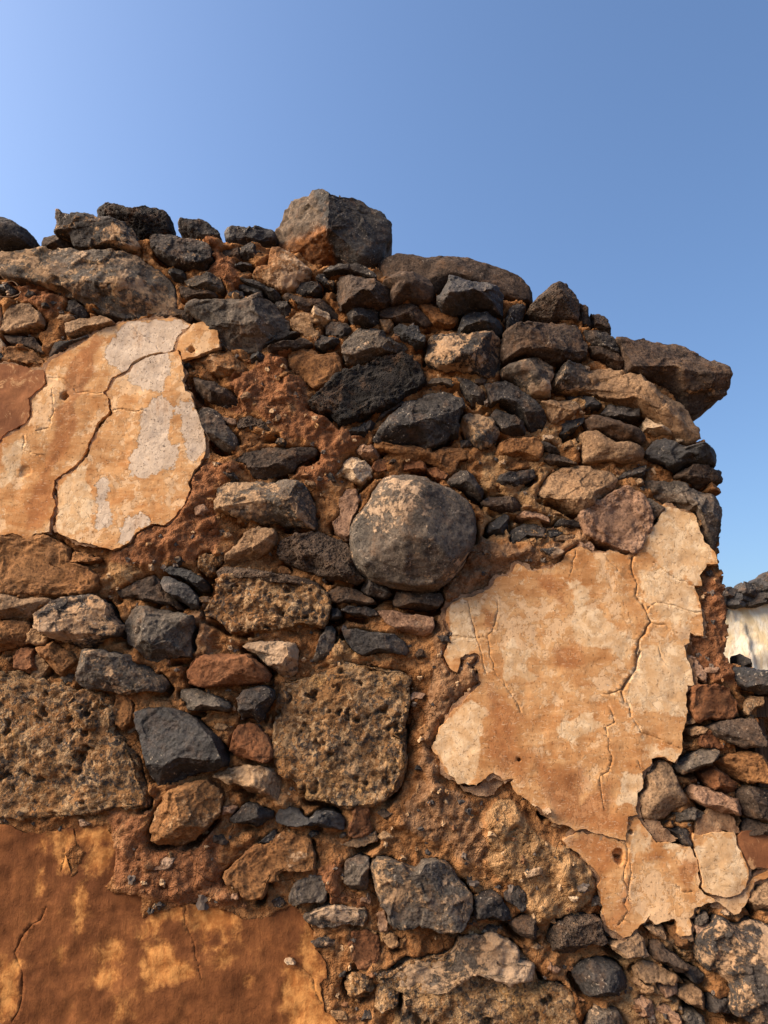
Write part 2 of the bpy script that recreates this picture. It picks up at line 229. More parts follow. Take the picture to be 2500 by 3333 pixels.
brn f .08 .2 L: 1420,1120 1500,1080 1659,1120 1750,1150 1750,1360 1600,1350 1500,1320 1450,1220
tan f .05 .1 L: 1020,640 1100,620 1190,640 1110,720 1050,700
dgr f .05 .1 L: 880,1410 960,1400 1040,1400 1070,1450 1050,1560 1000,1540 940,1480
brn f .06 .2 L: 1450,1400 1500,1340 1580,1350 1659,1400 1750,1440 1750,1500 1600,1460 1460,1460
mud m .05 .0 L: 1110,700 1200,650 1300,740 1300,790 1200,780 1110,770
pnk m .05 .0 L: 1030,80 1080,100 1130,180 1170,250 1160,290 1100,250 1060,170
mud m .045 .1 N: 1260,200 1300,60 1330,-60 1400,-60 1430,60 1440,170 1380,200 1300,215
mud m .04 .1 N: 1270,1010 1300,940 1420,930 1500,980 1510,1120 1460,1200 1340,1220 1280,1120
pnk m .04 .1 N: 1490,800 1540,790 1570,850 1560,930 1510,940
snd m .04 .1 N: 1530,980 1580,950 1650,980 1640,1050 1560,1050
tan m .03 .1 N: 1200,270 1330,200 1470,180 1480,230 1400,280 1290,290
och m .04 .1 I: 905,740 960,735 1020,750 1030,850 1020,960 960,1000 910,960 900,850
mud m .04 .0 I: 1450,560 1500,470 1530,430 1659,440 1650,620 1570,680 1470,650
och m .035 .0 G: 1035,490 1100,472 1200,475 1270,480 1270,530 1180,540 1100,560 1040,555
mud m .035 .0 G: 240,500 270,460 350,465 430,510 440,550 360,550 270,555
mud m .035 .0 G: 445,540 500,520 560,560 620,600 590,640 500,600
pal s .05 .1 @-.03 K: 1342,1628 1390,1608 1397,1640 1368,1668
pal s .04 .1 @-.015 N: 775,1158 830,1158 862,1192 825,1198
mud m .035 .0 G: 60,470 150,470 150,550 70,580 20,540
"""
# things that lie loose on the wall: name | label | category | kind shape proud dust setback backdepth outline
LOOSE = """
loose_stone|dark grey domed stone on the wall top, leftmost against the sky|stone|dgr r .10 .0 .06 .16 A: -200,300 -100,220 0,190 60,200 130,225 200,270 255,310 285,350 290,400 280,435 100,460 0,460 -200,460
loose_stone|small brown stone wedged between the domed grey stone and the ochre-topped slab|stone|brn f .05 .05 .05 .10 A: 315,345 345,315 420,300 540,305 570,340 565,395 540,430 400,432 330,425
loose_stone|angular black slab with ochre crust on its upper face, lying on the wall top|stone|dgr f .09 .50 .03 .16 A: 465,145 520,145 700,175 800,195 920,235 1000,265 1060,320 1090,390 1110,450 1080,470 1000,455 900,440 700,440 600,420 570,350 540,310 440,300 455,230
loose_stone|knobbly black double-humped lava stone behind the ochre-topped slab|stone|sco r .07 .0 .12 .14 A: 765,130 800,105 850,100 940,115 985,145 1050,150 1090,125 1150,112 1220,120 1290,145 1320,180 1330,290 1250,330 1150,330 1080,330 1020,300 930,250 850,220 770,205
loose_stone|flat dark stone right of the double-humped black lava stone|stone|dgr f .06 .05 .06 .14 B: -35,225 -20,210 60,212 160,222 240,265 285,310 292,350 250,375 190,390 100,350 0,310 -35,290
loose_stone|flat black stone touching the left foot of the big boulder|stone|blk f .06 .0 .08 .14 B: 320,300 350,265 430,250 490,268 560,262 690,270 715,300 705,350 640,370 560,390 480,400 410,420 350,410 325,350
boulder|largest grey boulder on the wall top with an orange-brown lower left facet|boulder|bou b .20 .10 .14 .22 B: 825,42 900,50 970,70 1000,50 1060,35 1110,50 1150,75 1250,95 1340,110 1420,145 1490,155 1550,200 1605,255 1590,330 1540,430 1530,490 1490,540 1440,580 1380,590 1280,590 1180,590 1100,600 1060,610 1000,590 930,530 870,470 820,440 760,405 740,370 720,300 695,260 720,210 770,110
loose_stone|brown pitted pumice-like stone humped against the sky on the sloping wall top|stone|ves r .09 .1 .04 .14 C: 1220,640 1280,580 1330,540 1390,480 1450,460 1510,475 1560,520 1590,580 1620,640 1615,710 1600,760 1520,750 1420,745 1380,765 1300,740 1230,700
boulder|long brown capstone with an ochre crust jutting out past the right wall end|boulder|brn c .13 .30 .06 .22 D: 470,490 540,475 620,490 690,465 770,490 850,485 960,505 1040,545 1140,600 1240,660 1330,720 1360,780 1370,870 1310,920 1230,940 1180,1000 1080,1028 1040,990 950,920 880,850 840,820 760,790 720,790 640,770 560,750 545,680 520,640 505,570
loose_stone|small upright pointed stone on the low sill before the cream wall|stone|dgr f .04 .0 .02 .05 L: 1418,115 1425,75 1450,65 1490,90 1530,140 1548,172 1440,180
"""
SILHOUETTE = [(-400,850),(100,842),(250,828),(420,812),(560,795),(700,800),(830,812),(1000,845),(1100,885),(1230,895),(1400,955),(1600,980),(1720,1005),(1850,1030),(1930,1075),(2000,1170),(2080,1215),(2180,1280),(2225,1380),(2250,1440),(2285,1480),(2310,1560),(2312,1660),(2330,1760),(2330,1840),(2334,1880),(2344,1905),(2338,1943),(2348,1998),(2355,2048),(2336,2091),(2338,2133),(2362,2158),(2395,2167),(2430,2182),(2500,2190),(2950,2200),(2950,4300),(-500,4300)]
# plaster and render coats: kind stand-off thickness | outline
COATS = [
 ('red', .046, .022, "A: -120,1290 0,1290 100,1290 200,1310 260,1340 335,1335 346,1400 350,1438 314,1478 244,1528 226,1560 229,1659 232,1690 204,1736 146,1780 55,1830 15,1850 -5,1888 -120,1930"),
 ('lime', .050, .024, "A: 365,1300 400,1262 460,1235 560,1172 660,1112 750,1042 830,1010 900,985 960,955 1060,958 1150,945 1220,940 1330,940 1400,955 1470,990 1410,1045 1362,1095 1342,1180 1300,1196 1206,1202 1116,1226 1014,1286 980,1341 864,1396 838,1455 794,1505 834,1555 842,1657 754,1740 682,1890 642,1990 552,2088 417,2178 403,2264 416,2394 386,2494 376,2584 330,2590 270,2600 220,2640 170,2620 90,2590 0,2610 -120,2620 -120,1942 5,1904 28,1866 68,1848 158,1799 222,1752 250,1700 251,1625 250,1568 264,1544 334,1494 369,1452 364,1400 352,1345"),
 ('lime', .054, .026, "A: 1345,1195 1380,1190 1400,1250 1405,1275 1415,1330 1430,1380 1410,1430 1430,1500 1475,1520 1490,1580 1500,1634 1545,1714 1570,1794 1585,1894 1580,1984 1540,2064 1480,2144 1450,2214 1465,2254 1440,2324 1400,2404 1340,2474 1280,2529 1190,2524 1110,2549 1050,2594 1000,2664 930,2704 870,2729 780,2704 700,2679 610,2669 570,2644 480,2614 438,2584 436,2494 448,2394 434,2264 446,2192 580,2104 672,2002 712,1904 782,1754 866,1668 852,1560 814,1512 860,1464 882,1415 997,1357 1032,1302 1127,1244 1217,1220 1300,1206"),
 ('lime', .058, .022, "A: 1484,1000 1552,965 1622,993 1682,1030 1688,1085 1687,1140 1690,1165 1640,1182 1570,1212 1510,1240 1450,1255 1410,1255 1395,1200 1360,1182 1376,1104 1424,1055"),
 ('lime', .062, .028, "H: 870,330 920,345 990,380 1035,385 1100,405 1115,440 1130,500 1160,570 1185,630 1240,680 1265,730 1280,790 1190,795 1185,820 1150,860 1135,880 1155,920 1150,960 1100,970 1120,1020 1135,1080 1150,1150 1158,1230 1168,1350 1100,1345 1060,1320 1050,1380 1055,1395 1010,1425 L: 1015,30 1030,75 1055,140 1075,230 1085,300 1040,310 1030,380 1025,450 1035,540 1020,620 1000,680 1000,760 990,820 970,860 940,905 905,895 870,870 820,862 800,872 765,880 765,915 720,950 690,980 695,1050 697,1105 650,1140 655,1200 640,1260 650,1310 570,1330 565,1400 560,1505 480,1485 420,1470 330,1455 300,1440 230,1420 170,1430 130,1400 70,1388 0,1375 K: 1400,1690 1340,1625 1280,1600 1210,1540 1150,1510 1125,1480 1110,1420 1118,1385 1050,1395 1000,1360 960,1340 900,1380 860,1415 830,1435 760,1430 690,1420 660,1380 610,1360 580,1310 575,1270 545,1220 490,1155 510,1090 540,1010 590,950 610,910 660,850 720,810 770,740 830,690 870,640 850,620 840,560 820,520 850,480 860,440 820,415 740,425 700,460 700,520 680,565 640,540 610,500 580,430 610,380 620,300 650,260 615,210 600,150 600,80 G: 640,1570 720,1530 800,1520 900,1480 950,1440 980,1380 1010,1370 1080,1360 1150,1270 1200,1290 1260,1330 1330,1310 1420,1300 1480,1250 1540,1180 1600,1140 H: 200,658 240,680 300,705 400,710 440,690 520,720 610,730 650,740 660,710 690,610 700,570 740,570 780,500 830,450 840,400"),
 ('render', .040, .03, "K: 870,1405 960,1345 1000,1368 1045,1400 1000,1455 950,1500 880,1515 800,1505 740,1480 700,1440 760,1436 830,1440"),
 ('lime', .055, .026, "P: 80,250 130,210 230,175 260,200 320,195 400,215 480,235 562,262 566,160 580,90 620,60 650,60 700,130 750,200 800,265 880,255 960,270 1000,300 1060,290 1084,340 1104,385 1122,405 1127,440 1122,500 1137,560 1122,605 1170,665 1240,690 1250,720 1200,730 1100,770 1090,830 1060,850 1075,900 1070,980 990,990 965,960 960,880 940,860 860,880 790,890 750,860 760,820 700,880 670,900 600,975 540,990 490,950 430,920 400,850 380,700 355,600 375,545 340,490 270,420 200,340 130,290"),
 ('lime', .058, .026, "P: 1092,200 1200,195 1300,180 1400,190 1420,220 1426,275 1464,352 1504,432 1519,480 1510,530 1496,600 1456,650 1380,674 1280,676 1194,654 1160,600 1158,540 1143,470 1133,400 1100,320 1094,270"),
 ('lime', .050, .022, "P: 1250,694 1330,690 1440,671 1470,646 1530,560 1560,530 1640,490 1720,420 1720,470 1640,530 1560,580 1530,640 1520,690 1500,720 1460,770 1440,810 1400,818 1360,790 1310,740 1260,715"),
 ('red', .056, .026, "P: 1434,212 1450,190 1500,170 1740,160 1740,455 1532,466 1510,420 1470,345 1440,280"),
 ('render', .045, .03, "P: 690,88 820,100 900,180 965,248 880,245 802,252 745,190"),
 ('render', .048, .03, "P: 1110,100 1200,10 1300,10 1390,60 1420,150 1418,178 1300,170 1200,186 1110,190"),
 ('mudcoat', .027, .010, "M: -120,100 40,115 120,150 240,190 320,185 480,158 566,150 568,255 530,300 510,350 540,440 552,520 580,500 620,380 645,335 588,255 578,150 700,140 820,110 860,180 890,260 900,400 870,560 820,600 900,650 1090,650 1100,840 1140,810 1280,780 1420,740 1470,725 1659,745 N: 330,770 420,830 440,850 600,850 760,760 840,750 930,830 960,900 1000,940 1010,1060 1090,1180 1100,1300 1040,1330 1060,1440 1090,1560 1200,1650 1250,1800 M: -120,1800"),
]
# open cracks cut into the coats: width depth | path
CRACKS = [
 (.0050,.016,"H: 650,705 608,745 603,870 650,960 645,1050 700,1160 757,1250 700,1330 660,1390 650,1480 640,1550 L: 652,60 648,120 610,220 530,340"),
 (.0035,.010,"L: 530,340 480,360 380,375"), (.004,.012,"L: 522,350 545,432"),
 (.0030,.009,"H: 757,1255 850,1275 920,1305 980,1338"), (.0028,.008,"H: 770,790 860,850 970,920 1070,962 1150,965"),
 (.0026,.007,"H: 720,1170 790,1098 900,1105 1010,1140 1080,1165 1158,1160"), (.0022,.007,"H: 165,680 155,780 133,885"),
 (.0024,.007,"H: 405,735 440,790 540,885"), (.0022,.006,"L: 560,440 600,540 672,668"), (.0034,.010,"L: 672,668 760,690 840,725 930,780 992,802"),
 (.0028,.008,"L: 425,465 470,590 412,640 425,740 445,870 412,980 355,1000 365,1100 380,1250"),
 (.0026,.007,"L: 660,880 668,940 690,985"), (.0022,.006,"L: 815,20 835,100 885,165"),
 (.0028,.008,"K: 985,0 985,130 960,250 925,290 945,440 965,545 1040,640 1110,760 1180,860"),
 (.0030,.010,"K: 760,20 800,180 840,350 880,480 905,600"), 
  (.0024,.007,"K: 610,280 880,300"),
 (.0030,.008,"A: 1020,985 1060,1040 1140,1090 1200,1130 1230,1190"), (.0022,.007,"A: 850,1659 870,1640 950,1640 1130,1660"),
 (.0022,.006,"A: 355,1390 460,1400 540,1440 580,1500 700,1510 775,1515"), (.0022,.006,"A: 410,1500 415,1600 380,1780 280,1810"),
 (.0020,.006,"A: 180,1850 175,1950 230,1970 330,1990"), (.0022,.006,"A: 1180,2500 1130,2430 1090,2430"),
 (.0034,.010,"P: 568,262 580,320 585,400 560,470 555,560 590,600 560,730 575,800 500,900"), (.0026,.008,"P: 600,430 605,560 585,700"),
  (.0024,.007,"P: 950,600 1000,640 1080,650"), 
 (.0040,.014,"M: 200,920 130,1010 75,1130 110,1200 145,1290 140,1420 140,1500 110,1590 60,1680"), (.003,.010,"M: 330,780 270,870 200,920"),
 (.0030,.010,"M: 1410,745 1405,900 1440,980 1500,1150 1550,1320"), 
   (.0022,.007,"M: 470,330 480,400 440,480"),
 (.0035,.012,"N: 780,1150 860,1190 920,1280 1000,1350 1030,1480 1090,1560"),
]
# colour that belongs to the coats: channel softness | area   (0 bare grey lime, 1 rust stain, 2 pale limewash / bare ochre)
STAINS = [
 (0,.022,"A: 830,1150 900,1060 960,960 1150,950 1330,945 1400,960 1460,990 1360,1100 1340,1180 1290,1200 1310,1300 1290,1380 1250,1500 1130,1480 1000,1400 960,1340 830,1280"),
 (0,.022,"E: 1170,0 1280,0 1340,60 1310,200 1290,300 1370,360 1370,430 1330,520 1230,530 1150,590 1080,600 1010,570 1010,490 990,430 1070,350 1090,250 1100,130"),
 (0,.022,"E: 1350,60 1480,20 1540,150 1575,300 1570,400 1500,470 1450,400 1420,250 1390,120"),
 (0,.022,"E: 720,630 830,610 820,780 860,950 760,1005 735,960 760,800"), (0,.022,"E: 960,960 1000,910 1110,870 1160,930 1080,980 1000,1090 900,1140"),
 (2,.035,"H: 110,900 280,930 300,1080 200,1150 120,1040"), (2,.035,"H: 190,1170 330,1150 480,1280 600,1400 590,1560 470,1500 330,1440 240,1420 130,1350"),
 (2,.035,"L: 660,690 900,780 980,820 940,900 820,860 700,940 680,800"), (2,.035,"L: 650,0 1000,0 1080,280 1020,560 800,520 560,420 600,230"),
 (2,.035,"P: 590,190 660,80 800,270 960,280 1000,350 820,300 700,350 600,390"),
 (2,.035,"H: 640,850 950,850 1100,980 1140,1180 1000,1260 800,1200 700,1050"),
 (1,.02,"A: 660,1120 750,1050 780,1120 740,1200 720,1350 640,1500 560,1600 600,1750 540,1900 480,2000 350,1990 420,1800 400,1680 520,1560 480,1400 560,1250"),
 (1,.02,"E: 380,330 480,420 350,600 410,640 400,800 330,1000 200,1000 170,800 260,640 340,480"),
 (1,.02,"K: 880,60 980,120 960,240 880,200"), (1,.03,"K: 1280,-200 1420,-190 1480,-60 1400,-20 1300,-100"), (1,.05,"K: 900,650 1080,780 1200,900 1150,1150 1290,1180 1200,1390 1000,1330 880,1200 900,900"),
 (1,.05,"K: 1250,1200 1420,1250 1659,1300 1659,1640 1430,1640 1280,1400"), (1,.05,"L: 200,1200 420,1000 480,1050 440,1280 640,1300 560,1480 300,1440 100,1380 0,1380 0,1240"),
 (1,.03,"H: 0,900 90,960 80,1120 20,1050"), (1,.04,"H: 0,1450 130,1400 250,1480 250,1600 100,1640 0,1600"),
 (1,.03,"P: 100,240 230,180 480,240 560,300 480,330 480,430 370,540 260,400"), (1,.02,"P: 660,370 820,330 850,400 720,410"), (1,.03,"P: 400,860 520,700 600,560 560,480 600,800 500,940"),
 (1,.02,"P: 960,450 1010,420 1120,400 1080,640 1000,630"),
 (2,.02,"K: 1010,420 1110,310 1140,400 1240,400 1200,520 1310,620 1250,640 1130,600 1020,650 1040,500"), (2,.02,"K: 500,1150 570,980 700,830 800,760 940,870 870,1000 860,1180 800,1400 700,1420 600,1300"),
 (2,.02,"K: 610,40 720,20 860,30 870,180 720,120 800,200 830,400 700,460 620,500 590,430 640,260"), (2,.03,"H: 840,350 1100,410 1230,700 1130,960 900,850 700,700"),
 (2,.02,"L: 0,640 300,500 380,620 150,740"), (2,.02,"L: 560,980 680,1000 690,1100 640,1240 480,1240 520,1100"), (2,.02,"P: 1100,250 1400,220 1500,470 1440,650 1180,640 1150,500"),
 (2,.02,"E: 20,350 170,300 180,420 60,640 0,700"), (2,.02,"E: 440,650 640,500 700,700 700,960 560,1040 440,960"),
 (2,.010,"M: 390,330 500,320 540,440 552,520 430,520"), (2,.010,"M: 690,240 720,150 830,112 860,190 760,230"), (2,.012,"M: 590,480 690,330 780,280 880,300 850,500 770,550 680,540"),
 (2,.014,"M: 520,600 620,560 680,650 640,980 560,1010"), (2,.014,"M: 240,520 300,500 290,680 240,720"), (2,.018,"M: 1070,900 1150,810 1420,750 1400,880 1250,900 1180,1000 1060,1040"),
 (2,.018,"M: 1450,740 1659,750 N: 330,780 430,840 420,960 230,1000 100,960 0,900"), (2,.016,"M: 740,1080 900,1040 930,1210 740,1210"), (2,.022,"M: 1060,1080 1250,1060 1430,1180 1490,1300 1350,1390 1200,1400 1070,1480"),
 (2,.016,"M: 690,1250 870,1270 880,1390 690,1420"), (2,.014,"M: 870,1480 970,1590 880,1650"), (2,.014,"M: -60,1180 110,1200 140,1480 60,1640 -60,1700"), (2,.012,"N: 250,960 430,970 430,1050 260,1060"),
 (2,.012,"N: 240,1080 360,1090 350,1190 240,1240"), (2,.012,"N: 110,980 190,1000 210,1100 130,1140"), (2,.014,"N: 880,1000 960,890 1005,940 1010,1080 1080,1180 1090,1290 1000,1330 900,1250 870,1110"),
 (2,.020,"N: 760,1240 830,1200 900,1260 1010,1350 1040,1480 1090,1560 1200,1650 1250,1800 820,1800 740,1500"), (2,.01,"N: 430,1330 500,1330 470,1400"), (2,.012,"M: 700,140 830,110 900,270 800,290 620,350 580,260 580,155"),
 (2,.012,"M: 330,200 560,160 560,260 500,320 390,330"), (2,.010,"M: 240,220 330,230 330,330 270,320"),
 (2,.012,"M: 400,1170 470,1180 460,1240 410,1230"), (2,.010,"M: 1540,970 1640,1000 1620,1100 1540,1140"),
]
# mortar: channel raise softness | area   (0 pale sandy, 1 pinkish render, 2 dark red mud)
ZONES = [
 (0,.024,.02,"O: 880,60 950,-60 1080,-100 1160,0 1200,130 1290,200 1340,250 1480,260 1560,350 1659,430 1740,560 1730,620 1650,690 1560,790 1500,850 1420,810 1340,845 1260,820 1210,760 1190,620 1100,560 1000,500 920,420 910,250"),
 (2,-.11,.012,"L: 1535,395 1800,395 1800,1115 1580,1115 1560,560"),
 (0,.006,.05,"P: 430,1000 1100,1000 1100,1659 430,1659"),
 (0,.004,.05,"G: 880,420 1500,440 1500,1100 860,1100"),
 (2,.026,.03,"B: 350,1400 520,1380 620,1290 800,1230 830,1400 960,1480 960,1600 1050,1659 F: 1050,90 1200,180 1240,280 1360,320 1260,430 1170,560 1150,690 980,700 900,640 760,620 1010,440 1040,350 930,330 820,370 720,260 580,130 420,150 300,80 B: 400,1560"),
 (1,.024,.04,"G: 760,1150 860,1080 960,1120 1100,1150 1300,1200 1430,1110 1600,1060 1659,1060 1640,1130 1520,1200 1430,1290 1300,1300 1160,1260 1020,1360 900,1470 720,1530 600,1600 540,1560 600,1440 700,1360"),
 (1,.026,.025,"K: 520,100 600,60 600,150 640,260 580,430 640,560 700,500 740,430 850,430 860,620 780,720 660,850 560,960 490,1100 500,1300 560,1440 480,1480 380,1200 420,950 480,650 500,350"),
 (1,.014,.03,"K: 400,1380 560,1450 780,1520 800,1659 O: 860,100 900,300 840,400 700,380 640,260 480,230 280,130 250,40"),
 (0,.010,.03,"G: 780,100 880,60 1000,50 1120,120 950,130"), (0,.012,.02,"G: 900,720 1000,690 1180,700 1300,640 1310,740 1240,860 1180,780 1000,735"),
 (0,.010,.03,"G: 1020,280 1200,300 1320,310 1430,360 1659,440 1640,200 1480,290 1380,200 1230,270"), (0,.005,.03,"C: 700,1100 880,1160 960,1370 900,1400 760,1180"),
 (0,.006,.03,"D: 0,900 400,960 700,1090 700,1200 250,1080 0,1000"), (0,.01,.03,"J: 1170,180 1220,260 1400,450 1600,410 1640,480 1300,480 1030,540 1150,460"),
 (0,.008,.03,"E: 830,1430 880,1290 1000,1300 1120,1340 1000,1420 860,1450"), (0,.006,.03,"O: 80,900 140,900 200,1000 60,1030"), (0,.006,.04,"P: 600,1000 1100,1000 1100,1659 600,1659"),
 (2,-.030,.02,"A: 1410,1280 1430,1500 1500,1659 B: 200,1640 60,1480 0,1300"), (2,-.02,.03,"L: 920,900 1180,950 1160,1060 1000,1060"),
 (2,.02,.05,"M: 880,0 1150,20 1160,280 1400,290 N: 250,140 300,500 480,720 M: 1420,720 1100,640 900,600 900,260"),
 (2,.015,.04,"H: 1160,860 1280,930 1310,1300 1270,1400 L: 1380,200 1390,320 1100,290 1020,40"),
 (2,.02,.04,"N: 1000,480 1220,350 1230,600 1420,720 1000,740"), (2,.02,.04,"E: 1300,640 1560,500 F: 480,540 260,700 240,860 320,1080 250,1200 40,1250 E: 1200,1280 900,1250 900,1160 1100,1000"),
 (2,.02,.04,"B: 80,430 200,380 400,520 440,640 420,760 320,720 280,640 100,590"), (2,.01,.03,"A: 100,650 300,700 560,800 500,900 380,960 330,900 150,830 40,780"),
 (1,.02,.03,"I: 1480,0 1659,60 1659,600 1500,440 1500,200"),
]
# ---------------------------------------------------------------- reading the layout onto the wall face
K7 = 700.0/1659.0
TILE = dict(A=(0,640), B=(600,640), C=(1200,740), D=(1800,900), E=(0,1300), F=(600,1300), G=(1200,1300), H=(1800,1500),
            I=(0,1950), J=(600,1950), K=(1200,1950), L=(1800,2100), M=(0,2633), N=(600,2633), O=(1200,2633), P=(1800,2633))
CP, SP = math.cos(PITCH), math.sin(PITCH)
def on_plane(px, y=0.0):
    """photo pixel -> (x, z) on the upright plane at depth y"""
    px = np.asarray(px, float)
    a = (px[:,0]-1250.0)/FPX; b = (1666.5-px[:,1])/FPX
    dy = CP - b*SP; dz = SP + b*CP
    t = (y-CAM[1])/dy
    return np.stack([CAM[0]+a*t, CAM[2]+dz*t], 1)
def outline(s, y=0.0):
    pts, t = [], None
    for tok in s.split():
        if tok.endswith(':'): t = TILE[tok[0]]; continue
        u, v = tok.split(',')
        pts.append((t[0]+float(u)*K7, t[1]+float(v)*K7))
    return on_plane(np.array(pts), y)

# ---------------------------------------------------------------- noise
def _h(ix, iy, iz):
    h = (ix*374761393 + iy*668265263 + iz*1274126177) & 0xffffffff
    h = ((h ^ (h >> 13))*1274126177) & 0xffffffff
    return h ^ (h >> 16)
_G = np.random.RandomState(3).normal(size=(256,3)); _G /= np.linalg.norm(_G, axis=1)[:,None]
def perlin(p):
    i = np.floor(p).astype(np.int64); f = p-i
    u = f*f*f*(f*(f*6-15)+10)
    out = 0
    for dx in (0,1):
        wx = u[:,0] if dx else 1-u[:,0]
        for dy in (0,1):
            wy = u[:,1] if dy else 1-u[:,1]
            for dz in (0,1):
                wz = u[:,2] if dz else 1-u[:,2]
                g = _G[_h(i[:,0]+dx, i[:,1]+dy, i[:,2]+dz) & 255]
                out = out + wx*wy*wz*(g[:,0]*(f[:,0]-dx)+g[:,1]*(f[:,1]-dy)+g[:,2]*(f[:,2]-dz))
    return out*1.5
def fbm(p, octs=4, gain=.5):
    o, a = 0, 1.0
    for k in range(octs):
        o = o + a*perlin(p*(2.03**k)+17.3*k); a *= gain
    return o
def ridge(p, octs=3):
    o, a = 0, 1.0
    for k in range(octs):
        o = o + a*(1-2*np.abs(perlin(p*(2.1**k)+9.1*k))); a *= .5
    return o
def worley(p):
    """distance to the nearest scattered point"""
    i = np.floor(p).astype(np.int64); best = np.full(len(p), 9.0)
    for dx in (-1,0,1):
        for dy in (-1,0,1):
            for dz in (-1,0,1):
                c = i+np.array([dx,dy,dz]); h = _h(c[:,0],c[:,1],c[:,2])
                q = c+np.stack([(h&255)/255., ((h>>8)&255)/255., ((h>>16)&255)/255.],1)
                best = np.minimum(best, ((q-p)**2).sum(1))
    return np.sqrt(best)
def chips(p, seed):
    """broken planar flakes: every cell tilts its own way"""
    i = np.floor(p).astype(np.int64); best = np.full(len(p), 9.0); off = np.zeros_like(p); cid = np.zeros(len(p), np.int64)
    for dx in (-1,0,1):
        for dy in (-1,0,1):
            for dz in (-1,0,1):
                c = i+np.array([dx,dy,dz]); h = _h(c[:,0]+seed,c[:,1],c[:,2])
                o = p-(c+np.stack([(h&255)/255., ((h>>8)&255)/255., ((h>>16)&255)/255.],1)); dd = (o*o).sum(1)
                m = dd < best; best = np.where(m, dd, best); off[m] = o[m]; cid[m] = (h & 255)[m]
    return (off*_G[cid]).sum(1)
def smooth(a, b, x):
    t = np.clip((x-a)/(b-a), 0, 1); return t*t*(3-2*t)
def signed_dist(poly, p):
    """negative inside"""
    a = poly; b = np.roll(poly, -1, 0); d2 = np.full(len(p), 1e9); ins = np.zeros(len(p), bool)
    for (ax,az),(bx,bz) in zip(a,b):
        ex, ez = bx-ax, bz-az; L = ex*ex+ez*ez+1e-12
        t = np.clip(((p[:,0]-ax)*ex+(p[:,1]-az)*ez)/L, 0, 1)
        d2 = np.minimum(d2, (p[:,0]-ax-t*ex)**2+(p[:,1]-az-t*ez)**2)
        c = (az > p[:,1]) != (bz > p[:,1])
        if c.any(): ins ^= c & (p[:,0] < (bx-ax)*(p[:,1]-az)/(bz-az+1e-12)+ax)
    d = np.sqrt(d2); return np.where(ins, -d, d)
def line_dist(path, p):
    d2 = np.full(len(p), 1e9)
    for (ax,az),(bx,bz) in zip(path[:-1], path[1:]):
        ex, ez = bx-ax, bz-az; L = ex*ex+ez*ez+1e-12
        t = np.clip(((p[:,0]-ax)*ex+(p[:,1]-az)*ez)/L, 0, 1)
        d2 = np.minimum(d2, (p[:,0]-ax-t*ex)**2+(p[:,1]-az-t*ez)**2)
    return np.sqrt(d2)
def densify(poly, step, closed=True):
    out = []; n = len(poly)
    for k in range(n if closed else n-1):
        a, b = poly[k], poly[(k+1) % n]; m = max(1, int(np.hypot(*(b-a))/step))
        for j in range(m): out.append(a+(b-a)*j/m)
    if not closed: out.append(poly[-1])
    return np.array(out)

# ---------------------------------------------------------------- mesh helpers
def mesh_from(name, v, f, smooth_shade=True):
    me = bpy.data.meshes.new(name)
    v = np.ascontiguousarray(v, np.float32); f = np.ascontiguousarray(f, np.int32); k = f.shape[1]
    me.vertices.add(len(v)); me.vertices.foreach_set('co', v.ravel())
    me.loops.add(f.size); me.loops.foreach_set('vertex_index', f.ravel())
    me.polygons.add(len(f)); me.polygons.foreach_set('loop_start', np.arange(0, f.size, k, dtype=np.int32))
    me.update(calc_edges=True); me.validate()
    me.polygons.foreach_set('use_smooth', np.full(len(me.polygons), smooth_shade))
    return me
def color_attr(me, name, rgba):
    a = me.attributes.new(name, 'FLOAT_COLOR', 'POINT'); a.data.foreach_set('color', np.ascontiguousarray(rgba, np.float32).ravel())
def put(name, me, mat, loc=(0,0,0), parent=None):
    o = bpy.data.objects.new(name, me); COL.objects.link(o); me.materials.append(mat)
    up, a = Vector((0,0,0)), parent
    while a: up += a.location; a = a.parent
    o.location = Vector(loc) - up
    if parent: o.parent = parent
    return o
def tag(o, label, cat, group=None):
    o['label'] = label; o['category'] = cat
    if group: o['group'] = group
    return o
def normals(v, f):
    n = np.cross(v[f[:,1]]-v[f[:,0]], v[f[:,2]]-v[f[:,0]]); out = np.zeros_like(v)
    for k in range(3):
        for c in range(f.shape[1]): out[:,k] += np.bincount(f[:,c], n[:,k], len(v))
    return out/(np.linalg.norm(out, axis=1)[:,None]+1e-12)
_ICO = {}
def ico(level):
    if level in _ICO: return _ICO[level]
    t = (1+5**.5)/2
    v = [(-1,t,0),(1,t,0),(-1,-t,0),(1,-t,0),(0,-1,t),(0,1,t),(0,-1,-t),(0,1,-t),(t,0,-1),(t,0,1),(-t,0,-1),(-t,0,1)]
    f = [(0,11,5),(0,5,1),(0,1,7),(0,7,10),(0,10,11),(1,5,9),(5,11,4),(11,10,2),(10,7,6),(7,1,8),(3,9,4),(3,4,2),(3,2,6),(3,6,8),(3,8,9),(4,9,5),(2,4,11),(6,2,10),(8,6,7),(9,8,1)]
    v = [np.array(p)/np.linalg.norm(p) for p in v]
    for _ in range(level):
        mid, nf = {}, []
        def m(a,b):
            k = (min(a,b),max(a,b))
            if k not in mid:
                q = v[a]+v[b]; v.append(q/np.linalg.norm(q)); mid[k] = len(v)-1
            return mid[k]
        for a,b,c in f:
            x,y,z = m(a,b),m(b,c),m(c,a); nf += [(a,x,z),(b,y,x),(c,z,y),(x,y,z)]
        f = nf
    # tilt so no vertex row sits on the rim
    V = np.array(v); a = .37; R = np.array([[1,0,0],[0,math.cos(a),-math.sin(a)],[0,math.sin(a),math.cos(a)]])
    _ICO[level] = (V@R.T, np.array(f)); return _ICO[level]

